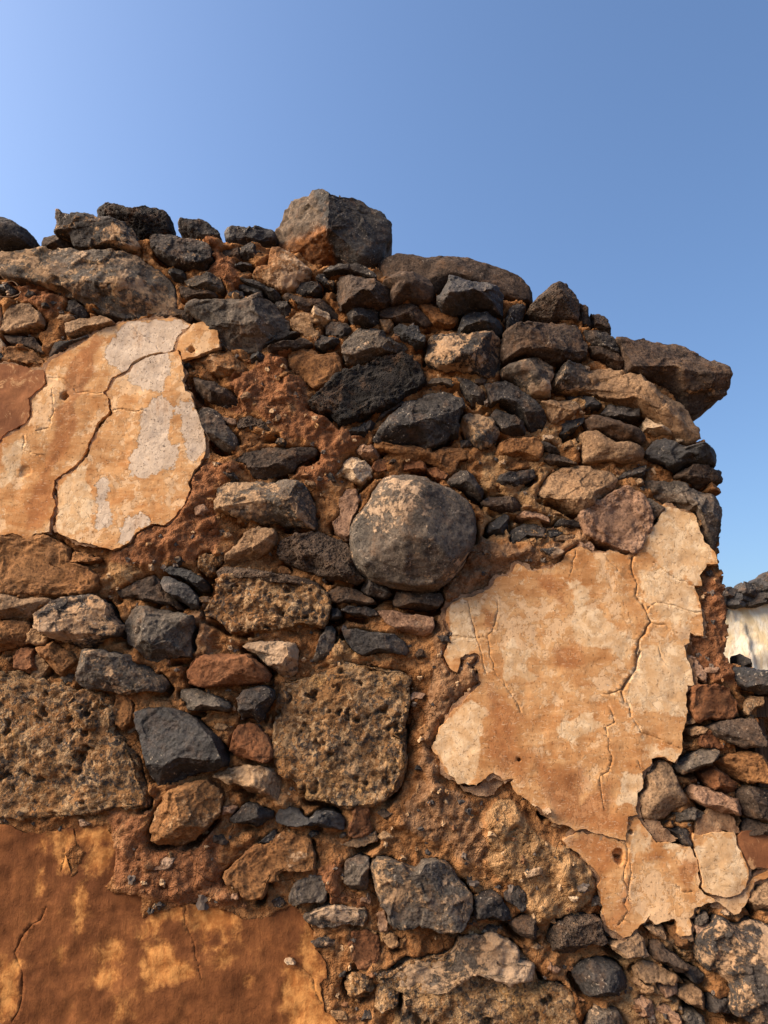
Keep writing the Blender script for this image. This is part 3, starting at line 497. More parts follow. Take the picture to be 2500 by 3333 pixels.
# ---------------------------------------------------------------- materials
class Nodes:
    def __init__(s, name):
        s.m = bpy.data.materials.new(name); s.m.use_nodes = True; s.t = s.m.node_tree; s.t.nodes.clear()
    def n(s, typ, **kw):
        x = s.t.nodes.new('ShaderNode'+typ)
        for k, v in kw.items(): setattr(x, k, v)
        return x
    def set(s, sock, v):
        if hasattr(v, 'is_linked'): s.t.links.new(v, sock)
        elif isinstance(v, (tuple, list)) and len(v) == 3 and sock.type == 'RGBA': sock.default_value = (*v, 1)
        else: sock.default_value = v
    def noise(s, vec, scale, detail=4, rough=.55, dist=0, dim='3D'):
        x = s.n('TexNoise'); s.set(x.inputs['Vector'], vec); x.inputs['Scale'].default_value = scale
        x.inputs['Detail'].default_value = detail; x.inputs['Roughness'].default_value = rough; x.inputs['Distortion'].default_value = dist
        return x.outputs['Fac']
    def voro(s, vec, scale, out='Distance', feature='F1'):
        x = s.n('TexVoronoi', feature=feature); s.set(x.inputs['Vector'], vec); x.inputs['Scale'].default_value = scale
        return x.outputs[out]
    def math(s, op, a, b=0.0, c=0.0, clamp=False):
        x = s.n('Math', operation=op, use_clamp=clamp); s.set(x.inputs[0], a); s.set(x.inputs[1], b); s.set(x.inputs[2], c); return x.outputs[0]
    def ramp(s, x, lo, hi):
        r = s.n('MapRange', interpolation_type='SMOOTHSTEP'); s.set(r.inputs[0], x); s.set(r.inputs[1], lo); s.set(r.inputs[2], hi); return r.outputs[0]
    def mix(s, f, a, b, blend='MIX'):
        x = s.n('Mix', data_type='RGBA', blend_type=blend); s.set(x.inputs[0], f); s.set(x.inputs[6], a); s.set(x.inputs[7], b); return x.outputs[2]
    def scalev(s, v, k):
        x = s.n('VectorMath', operation='MULTIPLY'); s.set(x.inputs[0], v); x.inputs[1].default_value = k; return x.outputs[0]
    def addv(s, a, b):
        x = s.n('VectorMath', operation='ADD'); s.set(x.inputs[0], a); s.set(x.inputs[1], b); return x.outputs[0]
    def attr(s, name, kind='GEOMETRY'):
        return s.n('Attribute', attribute_name=name, attribute_type=kind)
    def bump(s, h, dist, strength=1.0, prev=None):
        x = s.n('Bump'); s.set(x.inputs['Height'], h); x.inputs['Distance'].default_value = dist; x.inputs['Strength'].default_value = strength
        if prev is not None: s.t.links.new(prev, x.inputs['Normal'])
        return x.outputs[0]
    def done(s, col, rough=.9, normal=None, spec=.25):
        b = s.n('BsdfPrincipled'); s.set(b.inputs['Base Color'], col); s.set(b.inputs['Roughness'], rough)
        b.inputs['Specular IOR Level'].default_value = spec
        if normal is not None: s.t.links.new(normal, b.inputs['Normal'])
        o = s.n('OutputMaterial'); s.t.links.new(b.outputs[0], o.inputs[0]); return s.m

def rock_mat(name, dark, light, crust=(.40,.225,.10), speck=.0, pits=0.0, clasts=0.0, layer=1.0, rough=.88, spec=.25, film=.40, split=None):
    N = Nodes(name); tc = N.n('TexCoord').outputs['Object']; oi = N.n('ObjectInfo').outputs['Random']
    off = N.n('CombineXYZ'); N.set(off.inputs[0], N.math('MULTIPLY', oi, 37.0)); N.set(off.inputs[2], N.math('MULTIPLY', oi, 91.0))
    v = N.addv(tc, off.outputs[0])
    n1 = N.noise(N.scalev(v, (1,1,layer)), 7, 7, .62); n2 = N.noise(v, 44, 7, .74); n3 = N.noise(v, 150, 4, .66)
    col = N.mix(N.ramp(N.math('ADD', N.math('MULTIPLY', n1, .5), N.math('MULTIPLY', n2, .5)), .40, .62), dark, light)
    col = N.mix(N.ramp(n3, .40, .70), col, N.mix(.55, col, light))
    col = N.mix(N.math('MULTIPLY', N.ramp(n3, .45, .36), .75), col, tuple(c*.45 for c in dark))
    col = N.mix(N.math('MULTIPLY', N.ramp(N.noise(v, 75, 6, .75), .56, .64), .55), col, tuple(min(1,c*1.35) for c in light))
    if split:
        sx = N.n('SeparateXYZ'); N.t.links.new(tc, sx.inputs[0]); sm = N.ramp(N.math('ADD', N.math('ADD', sx.outputs[0], N.math('MULTIPLY', sx.outputs[2], .25)), N.math('MULTIPLY', N.math('SUBTRACT', n1, .5), .12)), -.045, -.02)
        low = N.ramp(N.math('ADD', sx.outputs[2], N.math('MULTIPLY', N.math('SUBTRACT', n1, .5), .15)), .0, -.05)
        left = N.mix(N.ramp(n2, .38, .62), N.mix(low, (.055,.040,.029), (.10,.038,.012)), N.mix(low, (.17,.125,.088), (.30,.13,.042)))
        col = N.mix(sm, left, col)
    # warm or cool drift from stone to stone
    col = N.mix(.35, col, N.mix(N.ramp(N.noise(v, 3.1, 2), .35, .65), (.30,.18,.10), (.16,.16,.17)), 'SOFT_LIGHT')
    # clinging mortar dust in ragged patches
    du_ = N.n('SeparateColor'); N.t.links.new(N.n('ObjectInfo').outputs['Color'], du_.inputs[0]); du = du_.outputs[0]
    dn = N.math('ADD', N.math('MULTIPLY', N.noise(v, 6.5, 9, .72, .4), .62), N.math('MULTIPLY', N.noise(v, 40, 7, .74), .38))
    thr = N.math('SUBTRACT', .655, N.math('MULTIPLY', du, .31))
    mask = N.ramp(dn, thr, N.math('ADD', thr, .045))
    crust_c = N.mix(N.ramp(N.noise(v, 80, 5, .7), .3, .7), tuple(c*.62 for c in crust), tuple(min(1, c*1.18) for c in crust))
    crust_c = N.mix(N.ramp(N.noise(v, 4.2, 3), .45, .65), crust_c, N.mix(.5, crust_c, (.42,.31,.22)))
    crust_c = N.mix(N.ramp(oi, .2, .9), crust_c, N.mix(.45, crust_c, (.50,.36,.25)))
    mask = N.math('MULTIPLY', mask, N.math('MINIMUM', N.math('MULTIPLY', du, 9), .88))
    col = N.mix(mask, col, crust_c)
    # thin film of red dust everywhere
    col = N.mix(N.math('MULTIPLY', N.ramp(N.noise(v, 15, 8, .75), .50, .66), film), col, (.20,.105,.052))
    h = N.math('ADD', N.math('MULTIPLY', n2, .8), N.math('MULTIPLY', n3, .45))
    h = N.math('ADD', h, N.math('MULTIPLY', mask, .35))
    if clasts:
        wn = N.n('TexNoise'); N.set(wn.inputs['Vector'], v); wn.inputs['Scale'].default_value = 26; wn.inputs['Detail'].default_value = 5
        vw = N.addv(v, N.scalev(wn.outputs['Color'], (.05,.05,.05)))
        warp = N.noise(v, 9, 9, .74)
        for sc_, lo_, am_ in ((34,.52,.9),(85,.47,1.0)):
            vc = N.n('TexVoronoi'); N.set(vc.inputs['Vector'], vw); vc.inputs['Scale'].default_value = sc_
            cid = N.n('SeparateColor'); N.t.links.new(vc.outputs['Color'], cid.inputs[0])
            cc = N.mix(N.ramp(cid.outputs[0], .34, .38), (.050,.042,.036), N.mix(cid.outputs[1], (.24,.115,.040), (.46,.31,.17)))
            cm = N.math('MULTIPLY', N.ramp(N.math('ADD', warp, N.math('MULTIPLY', N.math('SUBTRACT', cid.outputs[2], .5), .28)), lo_, lo_+.03), clasts*am_)
            col = N.mix(cm, col, N.mix(N.ramp(n3, .3, .7), cc, N.mix(.5, cc, col)))
            h = N.math('ADD', h, N.math('MULTIPLY', cm, .25))
    if pits:
        pv = N.voro(N.addv(v, N.scalev(tc, (.0,.0,.0))), 95); pv2 = N.voro(v, 210)
        pit = N.math('ADD', N.ramp(pv, .42, .18), N.math('MULTIPLY', N.ramp(pv2, .40, .2), .5))
        h = N.math('SUBTRACT', h, N.math('MULTIPLY', pit, pits))
    if speck:
        sp = N.math('MULTIPLY', N.ramp(N.noise(v, 120, 4, .65), .60, .66), N.ramp(N.noise(v, 11, 4), .46, .58))
        col = N.mix(N.math('MULTIPLY', sp, speck), col, (.46,.39,.31))
    nrm = N.bump(h, .010, 1.0)
    return N.done(col, rough, nrm, spec)

MATS = dict(
 blk=rock_mat('black_basalt', (.013,.013,.014), (.052,.050,.052), speck=.5, rough=.66, spec=.4, film=.15),
 dgr=rock_mat('dark_basalt', (.022,.020,.020), (.078,.070,.065), speck=.7, film=.28),
 gry=rock_mat('grey_basalt', (.050,.043,.036), (.165,.138,.112), speck=.6, crust=(.40,.25,.135)),
 brn=rock_mat('brown_basalt', (.031,.022,.017), (.110,.077,.056), speck=.35, layer=2.0),
 tan=rock_mat('tan_sandstone', (.17,.105,.058), (.40,.265,.155), crust=(.46,.30,.17), layer=1.6),
 och=rock_mat('ochre_stone', (.15,.068,.026), (.36,.185,.072), crust=(.45,.24,.09)),
 mud=rock_mat('mud_coated_stone', (.145,.060,.026), (.26,.118,.052), crust=(.36,.18,.075)),
 pal=rock_mat('pale_limestone', (.40,.28,.18), (.62,.48,.33), crust=(.50,.33,.18)),
 pnk=rock_mat('pinkish_render_lump', (.20,.115,.072), (.40,.26,.175), crust=(.42,.27,.18)),
 snd=rock_mat('sandy_mortar_lump', (.23,.135,.066), (.46,.30,.165), crust=(.46,.28,.14)),
 ves=rock_mat('vesicular_lava', (.050,.037,.029), (.145,.105,.076), pits=1.3, speck=.3),
 sco=rock_mat('black_scoria', (.012,.011,.011), (.040,.036,.034), crust=(.22,.10,.04), pits=1.6),
 brc=rock_mat('breccia', (.13,.064,.025), (.37,.20,.080), crust=(.46,.26,.10), clasts=.95, pits=.35, speck=.5),
 bou=rock_mat('boulder_basalt', (.030,.028,.027), (.088,.080,.074), split=True, speck=.7, crust=(.27,.12,.042)),
)

def mortar_mat():
    N = Nodes('clay_mortar'); v = N.n('NewGeometry').outputs['Position']; z = N.n('SeparateColor'); N.t.links.new(N.attr('zone').outputs['Color'], z.inputs[0])
    n1 = N.noise(v, 5, 7, .65); n2 = N.noise(v, 36, 8, .76); n3 = N.noise(v, 150, 5, .72)
    col = N.mix(N.ramp(N.math('ADD', N.math('MULTIPLY', n1, .55), N.math('MULTIPLY', n2, .45)), .40, .60), (.19,.080,.030), (.47,.235,.098))
    sand = N.mix(N.ramp(n2, .35, .65), (.29,.155,.068), (.50,.305,.15))
    pink = N.mix(N.ramp(n2, .35, .65), (.18,.090,.044), (.39,.225,.122))
    red = N.mix(N.ramp(n2, .30, .70), (.17,.070,.032), (.36,.165,.080))
    wob = N.math('MULTIPLY', N.math('SUBTRACT', n2, .5), .9)
    for ch, c in ((0,sand),(1,pink),(2,red)):
        col = N.mix(N.ramp(N.math('ADD', z.outputs[ch], wob), .32, .62), col, c)
    col = N.mix(N.math('MULTIPLY', N.ramp(N.noise(v, 70, 6, .76), .46, .38), .6), col, (.10,.042,.018))
    # pale wash on random places, and grains
    col = N.mix(N.math('MULTIPLY', N.ramp(N.noise(v, 9, 9, .75), .55, .68), .5), col, (.42,.25,.125))
    col = N.mix(N.ramp(n3, .60, .74), col, N.mix(.45, col, (.55,.38,.22)))
    col = N.mix(N.ramp(n3, .38, .28), col, N.mix(.5, col, (.07,.035,.02)))
    wn = N.n('TexNoise'); N.set(wn.inputs['Vector'], v); wn.inputs['Scale'].default_value = 40; wn.inputs['Detail'].default_value = 4
    vw = N.addv(v, N.scalev(wn.outputs['Color'], (.02,.02,.02)))
    g1 = N.voro(vw, 75); g2 = N.voro(vw, 190); ck = N.voro(vw, 17, feature='DISTANCE_TO_EDGE')
    h = N.math('ADD', N.math('MULTIPLY', n2, .7), N.math('MULTIPLY', n3, .5)); h = N.math('SUBTRACT', h, N.math('MULTIPLY', g1, .55)); h = N.math('SUBTRACT', h, N.math('MULTIPLY', g2, .35))
    cm = N.math('MULTIPLY', N.ramp(ck, .035, .0), N.ramp(N.noise(v, 6, 3), .50, .60)); h = N.math('SUBTRACT', h, N.math('MULTIPLY', cm, .9))
    return N.done(col, 1.0, N.bump(h, .012, 1.0), .03)

def plaster_mat(name, kind):
    N = Nodes(name); v = N.n('NewGeometry').outputs['Position']; at = N.attr('mask'); m = N.n('SeparateColor'); N.t.links.new(at.outputs['Color'], m.inputs[0])
    n1 = N.noise(v, 6, 8, .66, .6); n2 = N.noise(v, 30, 8, .7, .3); n3 = N.noise(v, 220, 4, .65)
    brush = N.noise(N.scalev(v, (1.0,1,.18)), 60, 5, .6, .4); brush2 = N.noise(N.scalev(v, (.22,1,1)), 45, 5, .62, .6)
    wob = N.math('ADD', N.math('MULTIPLY', N.math('SUBTRACT', n2, .5), 1.5), N.math('MULTIPLY', N.math('SUBTRACT', n1, .5), 1.1))
    grey, rust, pale = [N.math('ADD', m.outputs[k], wob) for k in range(3)]
    h = N.math('ADD', N.math('MULTIPLY', n2, .5), N.math('MULTIPLY', n3, .16)); h = N.math('ADD', h, N.math('MULTIPLY', brush, .25))
    if kind == 'lime':
        col = N.mix(N.ramp(N.math('ADD', N.math('MULTIPLY', n1, .6), N.math('MULTIPLY', brush2, .4)), .36, .62), (.42,.185,.062), (.635,.37,.168))
        flake = N.ramp(N.math('ADD', N.math('MULTIPLY', n2, .5), N.math('MULTIPLY', n1, .5)), .515, .545)
        col = N.mix(N.math('MULTIPLY', flake, .72), col, (.70,.475,.275)); h = N.math('SUBTRACT', h, N.math('MULTIPLY', flake, .22))
        pm = N.ramp(pale, .40, .62); col = N.mix(N.math('MULTIPLY', pm, .85), col, N.mix(N.ramp(n2, .4, .65), (.58,.375,.195), (.77,.58,.365)))
        grey = N.math('ADD', m.outputs[0], N.math('ADD', N.math('MULTIPLY', wob, .6), N.math('MULTIPLY', N.math('SUBTRACT', N.noise(v, 75, 5, .72), .5), 1.3))); gm = N.ramp(grey, .34, .44); gc = N.mix(N.ramp(n2, .3, .7), (.47,.355,.255), (.67,.535,.405))
        gc = N.mix(N.ramp(N.noise(v, 130, 3, .6), .60, .70), gc, (.17,.125,.095))
        col = N.mix(gm, col, gc); h = N.math('SUBTRACT', h, N.math('MULTIPLY', gm, .45))
        rm = N.ramp(rust, .30, .85); col = N.mix(N.math('MULTIPLY', rm, .80), col, N.mix(N.ramp(n2, .35, .7), (.27,.095,.032), (.48,.21,.075)))
        col = N.mix(N.math('MULTIPLY', N.ramp(N.noise(N.scalev(v,(1,1,.25)), 14, 7, .7), .56, .72), .45), col, (.36,.165,.055))
        col = N.mix(N.math('MULTIPLY', N.ramp(n3, .62, .72), .5), col, (.20,.11,.055))
        scr = N.ramp(N.noise(N.scalev(v, (.35,1,1.0)), 170, 3, .6, 1.2), .60, .66); col = N.mix(N.math('MULTIPLY', scr, .35), col, (.80,.62,.42))
        pit = N.ramp(N.noise(v, 110, 5, .7), .40, .34); col = N.mix(N.math('MULTIPLY', pit, .5), col, (.27,.13,.055)); h = N.math('SUBTRACT', h, N.math('MULTIPLY', pit, .3))
        d = .0042
    elif kind == 'red':
        col = N.mix(N.ramp(N.math('ADD', N.math('MULTIPLY', n1, .5), N.math('MULTIPLY', n2, .5)), .38, .62), (.175,.068,.030), (.30,.125,.052))
        col = N.mix(N.math('MULTIPLY', N.ramp(N.noise(v, 18, 9, .75, .6), .56, .64), .75), col, (.52,.30,.145)); d = .004
    elif kind == 'mudcoat':
        col = N.mix(N.ramp(N.math('ADD', N.math('MULTIPLY', n1, .6), N.math('MULTIPLY', n2, .4)), .36, .66), (.115,.040,.014), (.25,.095,.032))
        pm = N.math('MULTIPLY', N.ramp(pale, .14, .80), .92); oc = N.mix(N.ramp(N.math('ADD', N.math('MULTIPLY', n2, .8), N.math('MULTIPLY', brush, .2)), .40, .62), (.33,.125,.033), (.58,.275,.085))
        col = N.mix(pm, col, oc); h = N.math('SUBTRACT', h, N.math('MULTIPLY', pm, .3)); d = .008
    else:
        col = N.mix(N.ramp(n2, .32, .68), (.20,.105,.055), (.42,.265,.155)); col = N.mix(N.ramp(n3, .58, .7), col, (.12,.08,.055)); d = .007
        h = N.math('ADD', N.math('MULTIPLY', n2, .8), N.math('MULTIPLY', n3, .7))
    return N.done(col, .93, N.bump(h, d, 1.0), .18)
PLASTER = {k: plaster_mat(n, k) for k, n in (('lime','limewash_plaster'),('red','red_stained_plaster'),('mudcoat','mud_smeared_plaster'),('render','coarse_render'))}
MORTAR = mortar_mat()
# ---------------------------------------------------------------- ground
def ground_mat():
    N = Nodes('sandy_ground'); v = N.n('NewGeometry').outputs['Position']
    col = N.mix(N.ramp(N.noise(v, .8, 8, .65), .35, .65), (.10,.058,.032), (.17,.105,.062))
    col = N.mix(N.ramp(N.noise(v, 22, 5, .7), .55, .7), col, (.15,.09,.055))
    return N.done(col, .95, N.bump(N.noise(v, 30, 6, .7), .02), .1)
GM = ground_mat()
gx = np.concatenate([-np.geomspace(1500, 4, 22), np.linspace(-3, 3, 31), np.geomspace(4, 1500, 22)])
GX, GY = np.meshgrid(gx, gx); P3 = np.stack([GX.ravel(), GY.ravel(), np.zeros(GX.size)], 1)
P3[:,2] = fbm(P3*.6, 3)*.03*np.clip(8/(1+np.hypot(P3[:,0],P3[:,1])), 0, 1) - .02
ng = len(gx); idx = np.arange(ng*ng).reshape(ng, ng)
Q = np.stack([idx[:-1,:-1].ravel(), idx[:-1,1:].ravel(), idx[1:,1:].ravel(), idx[1:,:-1].ravel()], 1)
g = put('ground', mesh_from('ground', P3, Q), GM); g['kind'] = 'structure'

# ---------------------------------------------------------------- the stone wall
wall = bpy.data.objects.new('stone_wall', None); COL.objects.link(wall); wall.location = (0, .25, 0)
tag(wall, 'ruined rubble stone wall with clay mortar and peeling ochre plaster patches', 'wall'); wall['kind'] = 'thing'

def loop_table(poly, c, n=1440):
    """outline sampled evenly along its length, starting at the left of its centre, anticlockwise"""
    area = (poly[:,0]*np.roll(poly[:,1],-1)-np.roll(poly[:,0],-1)*poly[:,1]).sum()
    if area < 0: poly = poly[::-1]
    fine = densify(poly, .0008); an = np.arctan2(fine[:,1]-c[1], fine[:,0]-c[0])
    k = np.argmin(np.abs(np.abs(an)-math.pi) + 0.0*an); fine = np.roll(fine, -k, 0)
    seg = np.hypot(*(np.roll(fine,-1,0)-fine).T); t = np.concatenate([[0], np.cumsum(seg)]); t /= t[-1]
    # blend arc length with angle so facings stay true
    an = np.unwrap(np.arctan2(fine[:,1]-c[1], fine[:,0]-c[0])); an = (an-an[0])/(2*math.pi); an = np.append(np.maximum.accumulate(np.clip(an,0,1)), 1.0)
    t = .6*t+.4*an; f2 = np.vstack([fine, fine[:1]]); s = np.linspace(0, 1, n+1)
    t = np.maximum.accumulate(t+np.arange(len(t))*1e-9)
    return np.stack([np.interp(s, t, f2[:,0])-c[0], np.interp(s, t, f2[:,1])-c[1]], 1)
def centroid(p):
    q = np.roll(p, -1, 0); w = p[:,0]*q[:,1]-q[:,0]*p[:,1]; A = w.sum()
    return ((p+q)*w[:,None]).sum(0)/(3*A)

def rock(poly, ymid, front, back, kind, shape, seed):
    """closed stone: outline on its widest section, a worn or broken front, a body reaching back into the wall"""
    rng = np.random.RandomState(seed); c = centroid(poly); tab = loop_table(poly, c)
    Rx = np.ptp(poly[:,0])/2; Rz = np.ptp(poly[:,1])/2; R = math.sqrt(Rx*Rz)
    lvl = 3 if R < .026 else 4 if R < .082 else 5
    u, f = ico(lvl)
    p = dict(f=15.0, s=17.0, r=2.7, m=5.0, b=9.0, c=7.0)[shape] if kind != 'brc' else 9.0
    uy = u[:,1]; isfront = uy < .5; ct = np.where(isfront, (.5-uy)/1.5, (uy-.5)/.5)        # more of the mesh on the side that shows
    phi = np.arctan2(u[:,2], u[:,0]); st = np.sqrt(np.clip(1-ct*ct, 0, 1))
    if p >= 7:                                                     # broken block: upright sides, then the face
        wd_ = .30; s = np.where(ct < wd_, 1-.05*(ct/wd_)**3, .95*np.sqrt(np.clip((1-ct)/(1-wd_), 0, 1))); yy = np.where(ct < wd_, ct/wd_, 1.0)
    else: s = st**(2/p); yy = ct**(2/p)
    q = np.stack([s*np.cos(phi), np.where(isfront, yy, -yy), s*np.sin(phi)], 1)     # +y here looks out of the wall
    planes = []
    if shape == 'f':
        tz, tx = rng.uniform(-.1,.55), rng.uniform(-.5,.5)
        strong = lambda pr, lo, hi: rng.uniform(lo, hi) if rng.rand() < pr else rng.uniform(1.02, 1.15)
        planes = [((tx,1,tz), rng.uniform(.58,.74)), ((rng.uniform(-.25,.25),.62,-.78), strong(.65,.66,.84)), ((rng.uniform(-.3,.3),.62,.78), strong(.35,.76,.9)),
                  ((-.78,.62,rng.uniform(-.3,.3)), strong(.4,.72,.9)), ((.78,.62,rng.uniform(-.3,.3)), strong(.4,.72,.9))]
        a = rng.uniform(0, 6.28); planes.append(((math.cos(a)*.5,.86,math.sin(a)*.5), rng.uniform(.72,.86)))
    elif shape == 's':
        planes = [((rng.uniform(-.2,.2),1,rng.uniform(-.1,.3)), .62), ((0,.6,-.8), rng.uniform(.72,.9)), ((rng.uniform(-.3,.3),.6,.8), .93)]
        a = rng.uniform(0, 6.28); planes.append(((math.cos(a)*.5,.86,math.sin(a)*.5), .80))
    elif shape == 'b':    # the big boulder: two broken faces meeting on an upright ridge, undercut below left
        planes = [((-.55,.83,.05), .56), ((.34,.94,-.04), .60), ((-.30,.66,-.69), .50), ((.62,.55,-.55), .95), ((.1,.55,.83), .98)]
    elif shape == 'c':
        planes = [((.12,1,.35), .62), ((.05,.75,-.66), .66)]
    elif shape == 'm':
        planes = [((rng.uniform(-.25,.25),1,rng.uniform(-.1,.25)), .66)]
    elif shape == 'r':
        for _ in range(5):
            a = rng.uniform(0, 6.28); planes.append(((math.cos(a)*.55,.83,math.sin(a)*.55), rng.uniform(.90,.99)))
    for n, d in planes:
        n = np.array(n, float); n /= np.linalg.norm(n); d = max(d, .86*math.hypot(n[0], n[2]))
        t = q@n - d; t = np.where(t > 0, t, 0)*smooth(-.02, .20, q[:,1])      # the widest section keeps its outline
        q = q - t[:,None]*n*.97
    tt = (np.arctan2(q[:,2], q[:,0])+math.pi)/(2*math.pi)*(len(tab)-1); rq = np.hypot(q[:,0], q[:,2]); ss = np.arange(len(tab))
    v = np.stack([np.interp(tt, ss, tab[:,0])*rq, np.where(q[:,1] > 0, -q[:,1]*front, -q[:,1]*back), np.interp(tt, ss, tab[:,1])*rq], 1)
    w = v+np.array([c[0], 0, c[1]])*1.0 + rng.uniform(-50,50,3)
    nr = normals(v, f)
    if (nr*u).sum() < 0: f = f[:,::-1]; nr = -nr
    jag = dict(f=1.0, s=.8, r=.55, m=1.25, b=.8, c=.9)[shape]
    d = fbm(w*(1.3/max(R,.02)), 5, .55)*min(R*.075,.010)*dict(f=.38, s=.30, r=.6, m=1.25, b=.5, c=.6)[shape]
    d += fbm(w*34, 4, .6)*dict(f=.0022, s=.0018, r=.0026, m=.0045, b=.0024, c=.0024)[shape] + perlin(w*110)*.0012
    if shape in ('f','s','b'):                                     # bedding steps and chipped facets
        ly = w@np.array([.25,.1,1.0])*rng.uniform(26,40) + fbm(w*9, 2)*1.2
        d += (np.abs((ly % 1)-.5)-.25)*.0035*rng.uniform(.3,1)
    if shape in ('f','s','b'): d -= (np.abs(perlin(w*15+3))+.5*np.abs(perlin(w*34)))*.0040*min(1,R/.05) - .001
    if shape in ('f','s','b','r','c'):
        k_ = {'f':.13,'s':.085,'b':.10,'r':.045,'c':.08}[shape]; cs_ = max(R*.55, .012); d += chips(w/cs_, seed)*cs_*k_ + chips(w/(cs_*.38), seed+7)*cs_*.38*k_*.8
    if shape == 'm': d += (ridge(w*28, 3)-.6)*.0035
    if kind == 'brc': d += fbm(w*5, 2)*.012 + fbm(w*14, 5, .6)*.007 - np.clip(fbm(w*19+2, 3, .7)-.42, 0, 1)*.050 + (.3-worley(w*60))*.002
    if kind == 'sco': d += -np.clip(.36-worley(w*70), 0, 1)*.034 + ridge(w*30,2)*.003
    if kind == 'ves': d += -np.clip(.30-worley(w*85), 0, 1)*.022
    v = v + nr*d[:,None]
    return v, f, (c[0], ymid, c[1])

stones_xy = []          # outlines, for settling the mortar round them
def add_rock(name, kind, shape, proud, dust, setback, back, spec, seed, parent):
    if not name.startswith('b') and setback == 0: proud *= .86
    ymid = setback - .28*proud
    poly = outline(spec, ymid-(.30 if parent else .45 if shape == 'c' else .14)*proud)
    v, f, loc = rock(poly, ymid, proud*1.10, back, kind, shape, seed)
    o = put(name, mesh_from(name, v, f), MATS[kind], loc, parent); o.color = (float(dust), 0, 0, 1)
    stones_xy.append((poly, proud, setback))
    return o
for k, line in enumerate(STONES.strip().splitlines()):
    t = line.split(); kind, shape, proud, dust = t[0], t[1], float(t[2]), float(t[3]); sb, rest = 0.0, t[4:]
    if rest[0][0] == '@': sb = float(rest[0][1:]); rest = rest[1:]
    add_rock('stone', kind, shape, proud, dust, sb, .09 if proud > .06 else .06, ' '.join(rest), 100+k, wall)
for k, line in enumerate(LOOSE.strip().splitlines()):
    name, label, cat, spec = line.split('|'); t = spec.split()
    o = add_rock(name, t[0], t[1], float(t[2]), float(t[3]), float(t[4]), float(t[5]), ' '.join(t[6:]), 900+k, None)
    tag(o, label, cat, 'boulders on the wall top' if cat == 'boulder' else 'loose stones on the wall top')

# ---------------------------------------------------------------- mortar: one relief sheet wrapped round the wall body
SIL = densify(on_plane(np.array(SILHOUETTE, float), .0), .02)
SIL[:,1] = np.maximum(SIL[:,1], -.03)
step = .0055
xs = np.arange(-1.75, 2.0, step); zs = np.concatenate([np.arange(-.03, .5, .02), np.arange(.5, 3.25, step)])
nx, nz = len(xs), len(zs); XX, ZZ = np.meshgrid(xs, zs); G2 = np.stack([XX.ravel(), ZZ.ravel()], 1)
w3 = np.stack([G2[:,0], np.zeros(len(G2)), G2[:,1]], 1)
far = np.full(len(G2), 9.0); gap = np.zeros(len(G2)); inside = np.zeros(len(G2), bool)
gapn = smooth(-.02, .34, fbm(w3*9+4.2, 3)); smear = smooth(-.02, .35, fbm(w3*7+40.2, 4))
for poly, proud, sb in stones_xy:
    lo = poly.min(0)-.05; hi = poly.max(0)+.05
    sel = np.nonzero((G2[:,0] > lo[0]) & (G2[:,0] < hi[0]) & (G2[:,1] > lo[1]) & (G2[:,1] < hi[1]))[0]
    if not len(sel): continue
    d = signed_dist(poly, G2[sel]); far[sel] = np.minimum(far[sel], d); inside[sel] |= d < -.003-.007*smear[sel]
    d2 = signed_dist(poly-np.array([0,.009]), G2[sel])                # the joint opens more under a stone
    gap[sel] = np.maximum(gap[sel], smooth(.015, .002, np.abs(d2))*(.06+.94*gapn[sel]))
H = fbm(w3*3.1, 3)*.012 + fbm(w3*11, 4, .55)*.012 + (ridge(w3*21, 3)-.55)*.006 + fbm(w3*60, 3, .6)*.0045
H += smooth(.05, .45, perlin(w3*17+8))*.013                            # dabs of clay
crk = np.abs(perlin(w3*np.array([13,13,13])+fbm(w3*30,2)[:,None]*.25)); H -= smooth(.030, .0, crk)*.009*smooth(-.1,.3,perlin(w3*5+3))
H += .022 + .004*smooth(.0, .05, far)
H += smear*.010*smooth(.06, .0, far); H -= gap*.090*(1-.6*smear)
H += (.32-worley(w3*44))*.0045 + (.32-worley(w3*85+5))*.003
H = np.where(inside, np.minimum(H, -.004)-.012, H)
ZC = np.zeros((len(G2), 4)); ZC[:,3] = 1
for ch, lift, soft, spec in ZONES:
    poly = outline(spec); lo = poly.min(0)-.1; hi = poly.max(0)+.1
    sel = np.nonzero((G2[:,0] > lo[0]) & (G2[:,0] < hi[0]) & (G2[:,1] > lo[1]) & (G2[:,1] < hi[1]))[0]
    d = signed_dist(poly, G2[sel]) + fbm(w3[sel]*14, 3)*.014
    m = smooth(soft, -soft, d); keep = np.where(inside[sel], 0, 1)
    H[sel] += lift*m*keep*(1-.7*gap[sel]); ZC[sel, ch] = np.maximum(ZC[sel, ch], m)
coated = np.zeros(len(G2), bool)
for kind, out, thick, spec in COATS:                                   # the clay stays behind the plaster skins
    out -= .006 if kind in ('lime','red') else 0
    poly = outline(spec, -out*.9); lo = poly.min(0)-.02; hi = poly.max(0)+.02
    sel = np.nonzero((G2[:,0] > lo[0]) & (G2[:,0] < hi[0]) & (G2[:,1] > lo[1]) & (G2[:,1] < hi[1]))[0]
    d = signed_dist(poly, G2[sel]); coated[sel] |= d < .004
    if kind == 'mudcoat': H[sel] = np.where(d < -.004, np.minimum(H[sel], .012), H[sel]*(1-.5*smooth(.04, 0, d))+.010*smooth(.04, 0, d)); continue
    H[sel] = np.minimum(H[sel], out*.9-thick*.75*.5-.002-.02*smooth(.0, -.008, d) + np.maximum(d-.006, 0)*5)
warp = np.stack([fbm(w3*40+3, 2), fbm(w3*40+7, 2)], 1)*.002
base = np.stack([G2[:,0]+warp[:,0], -H, G2[:,1]+warp[:,1]], 1)
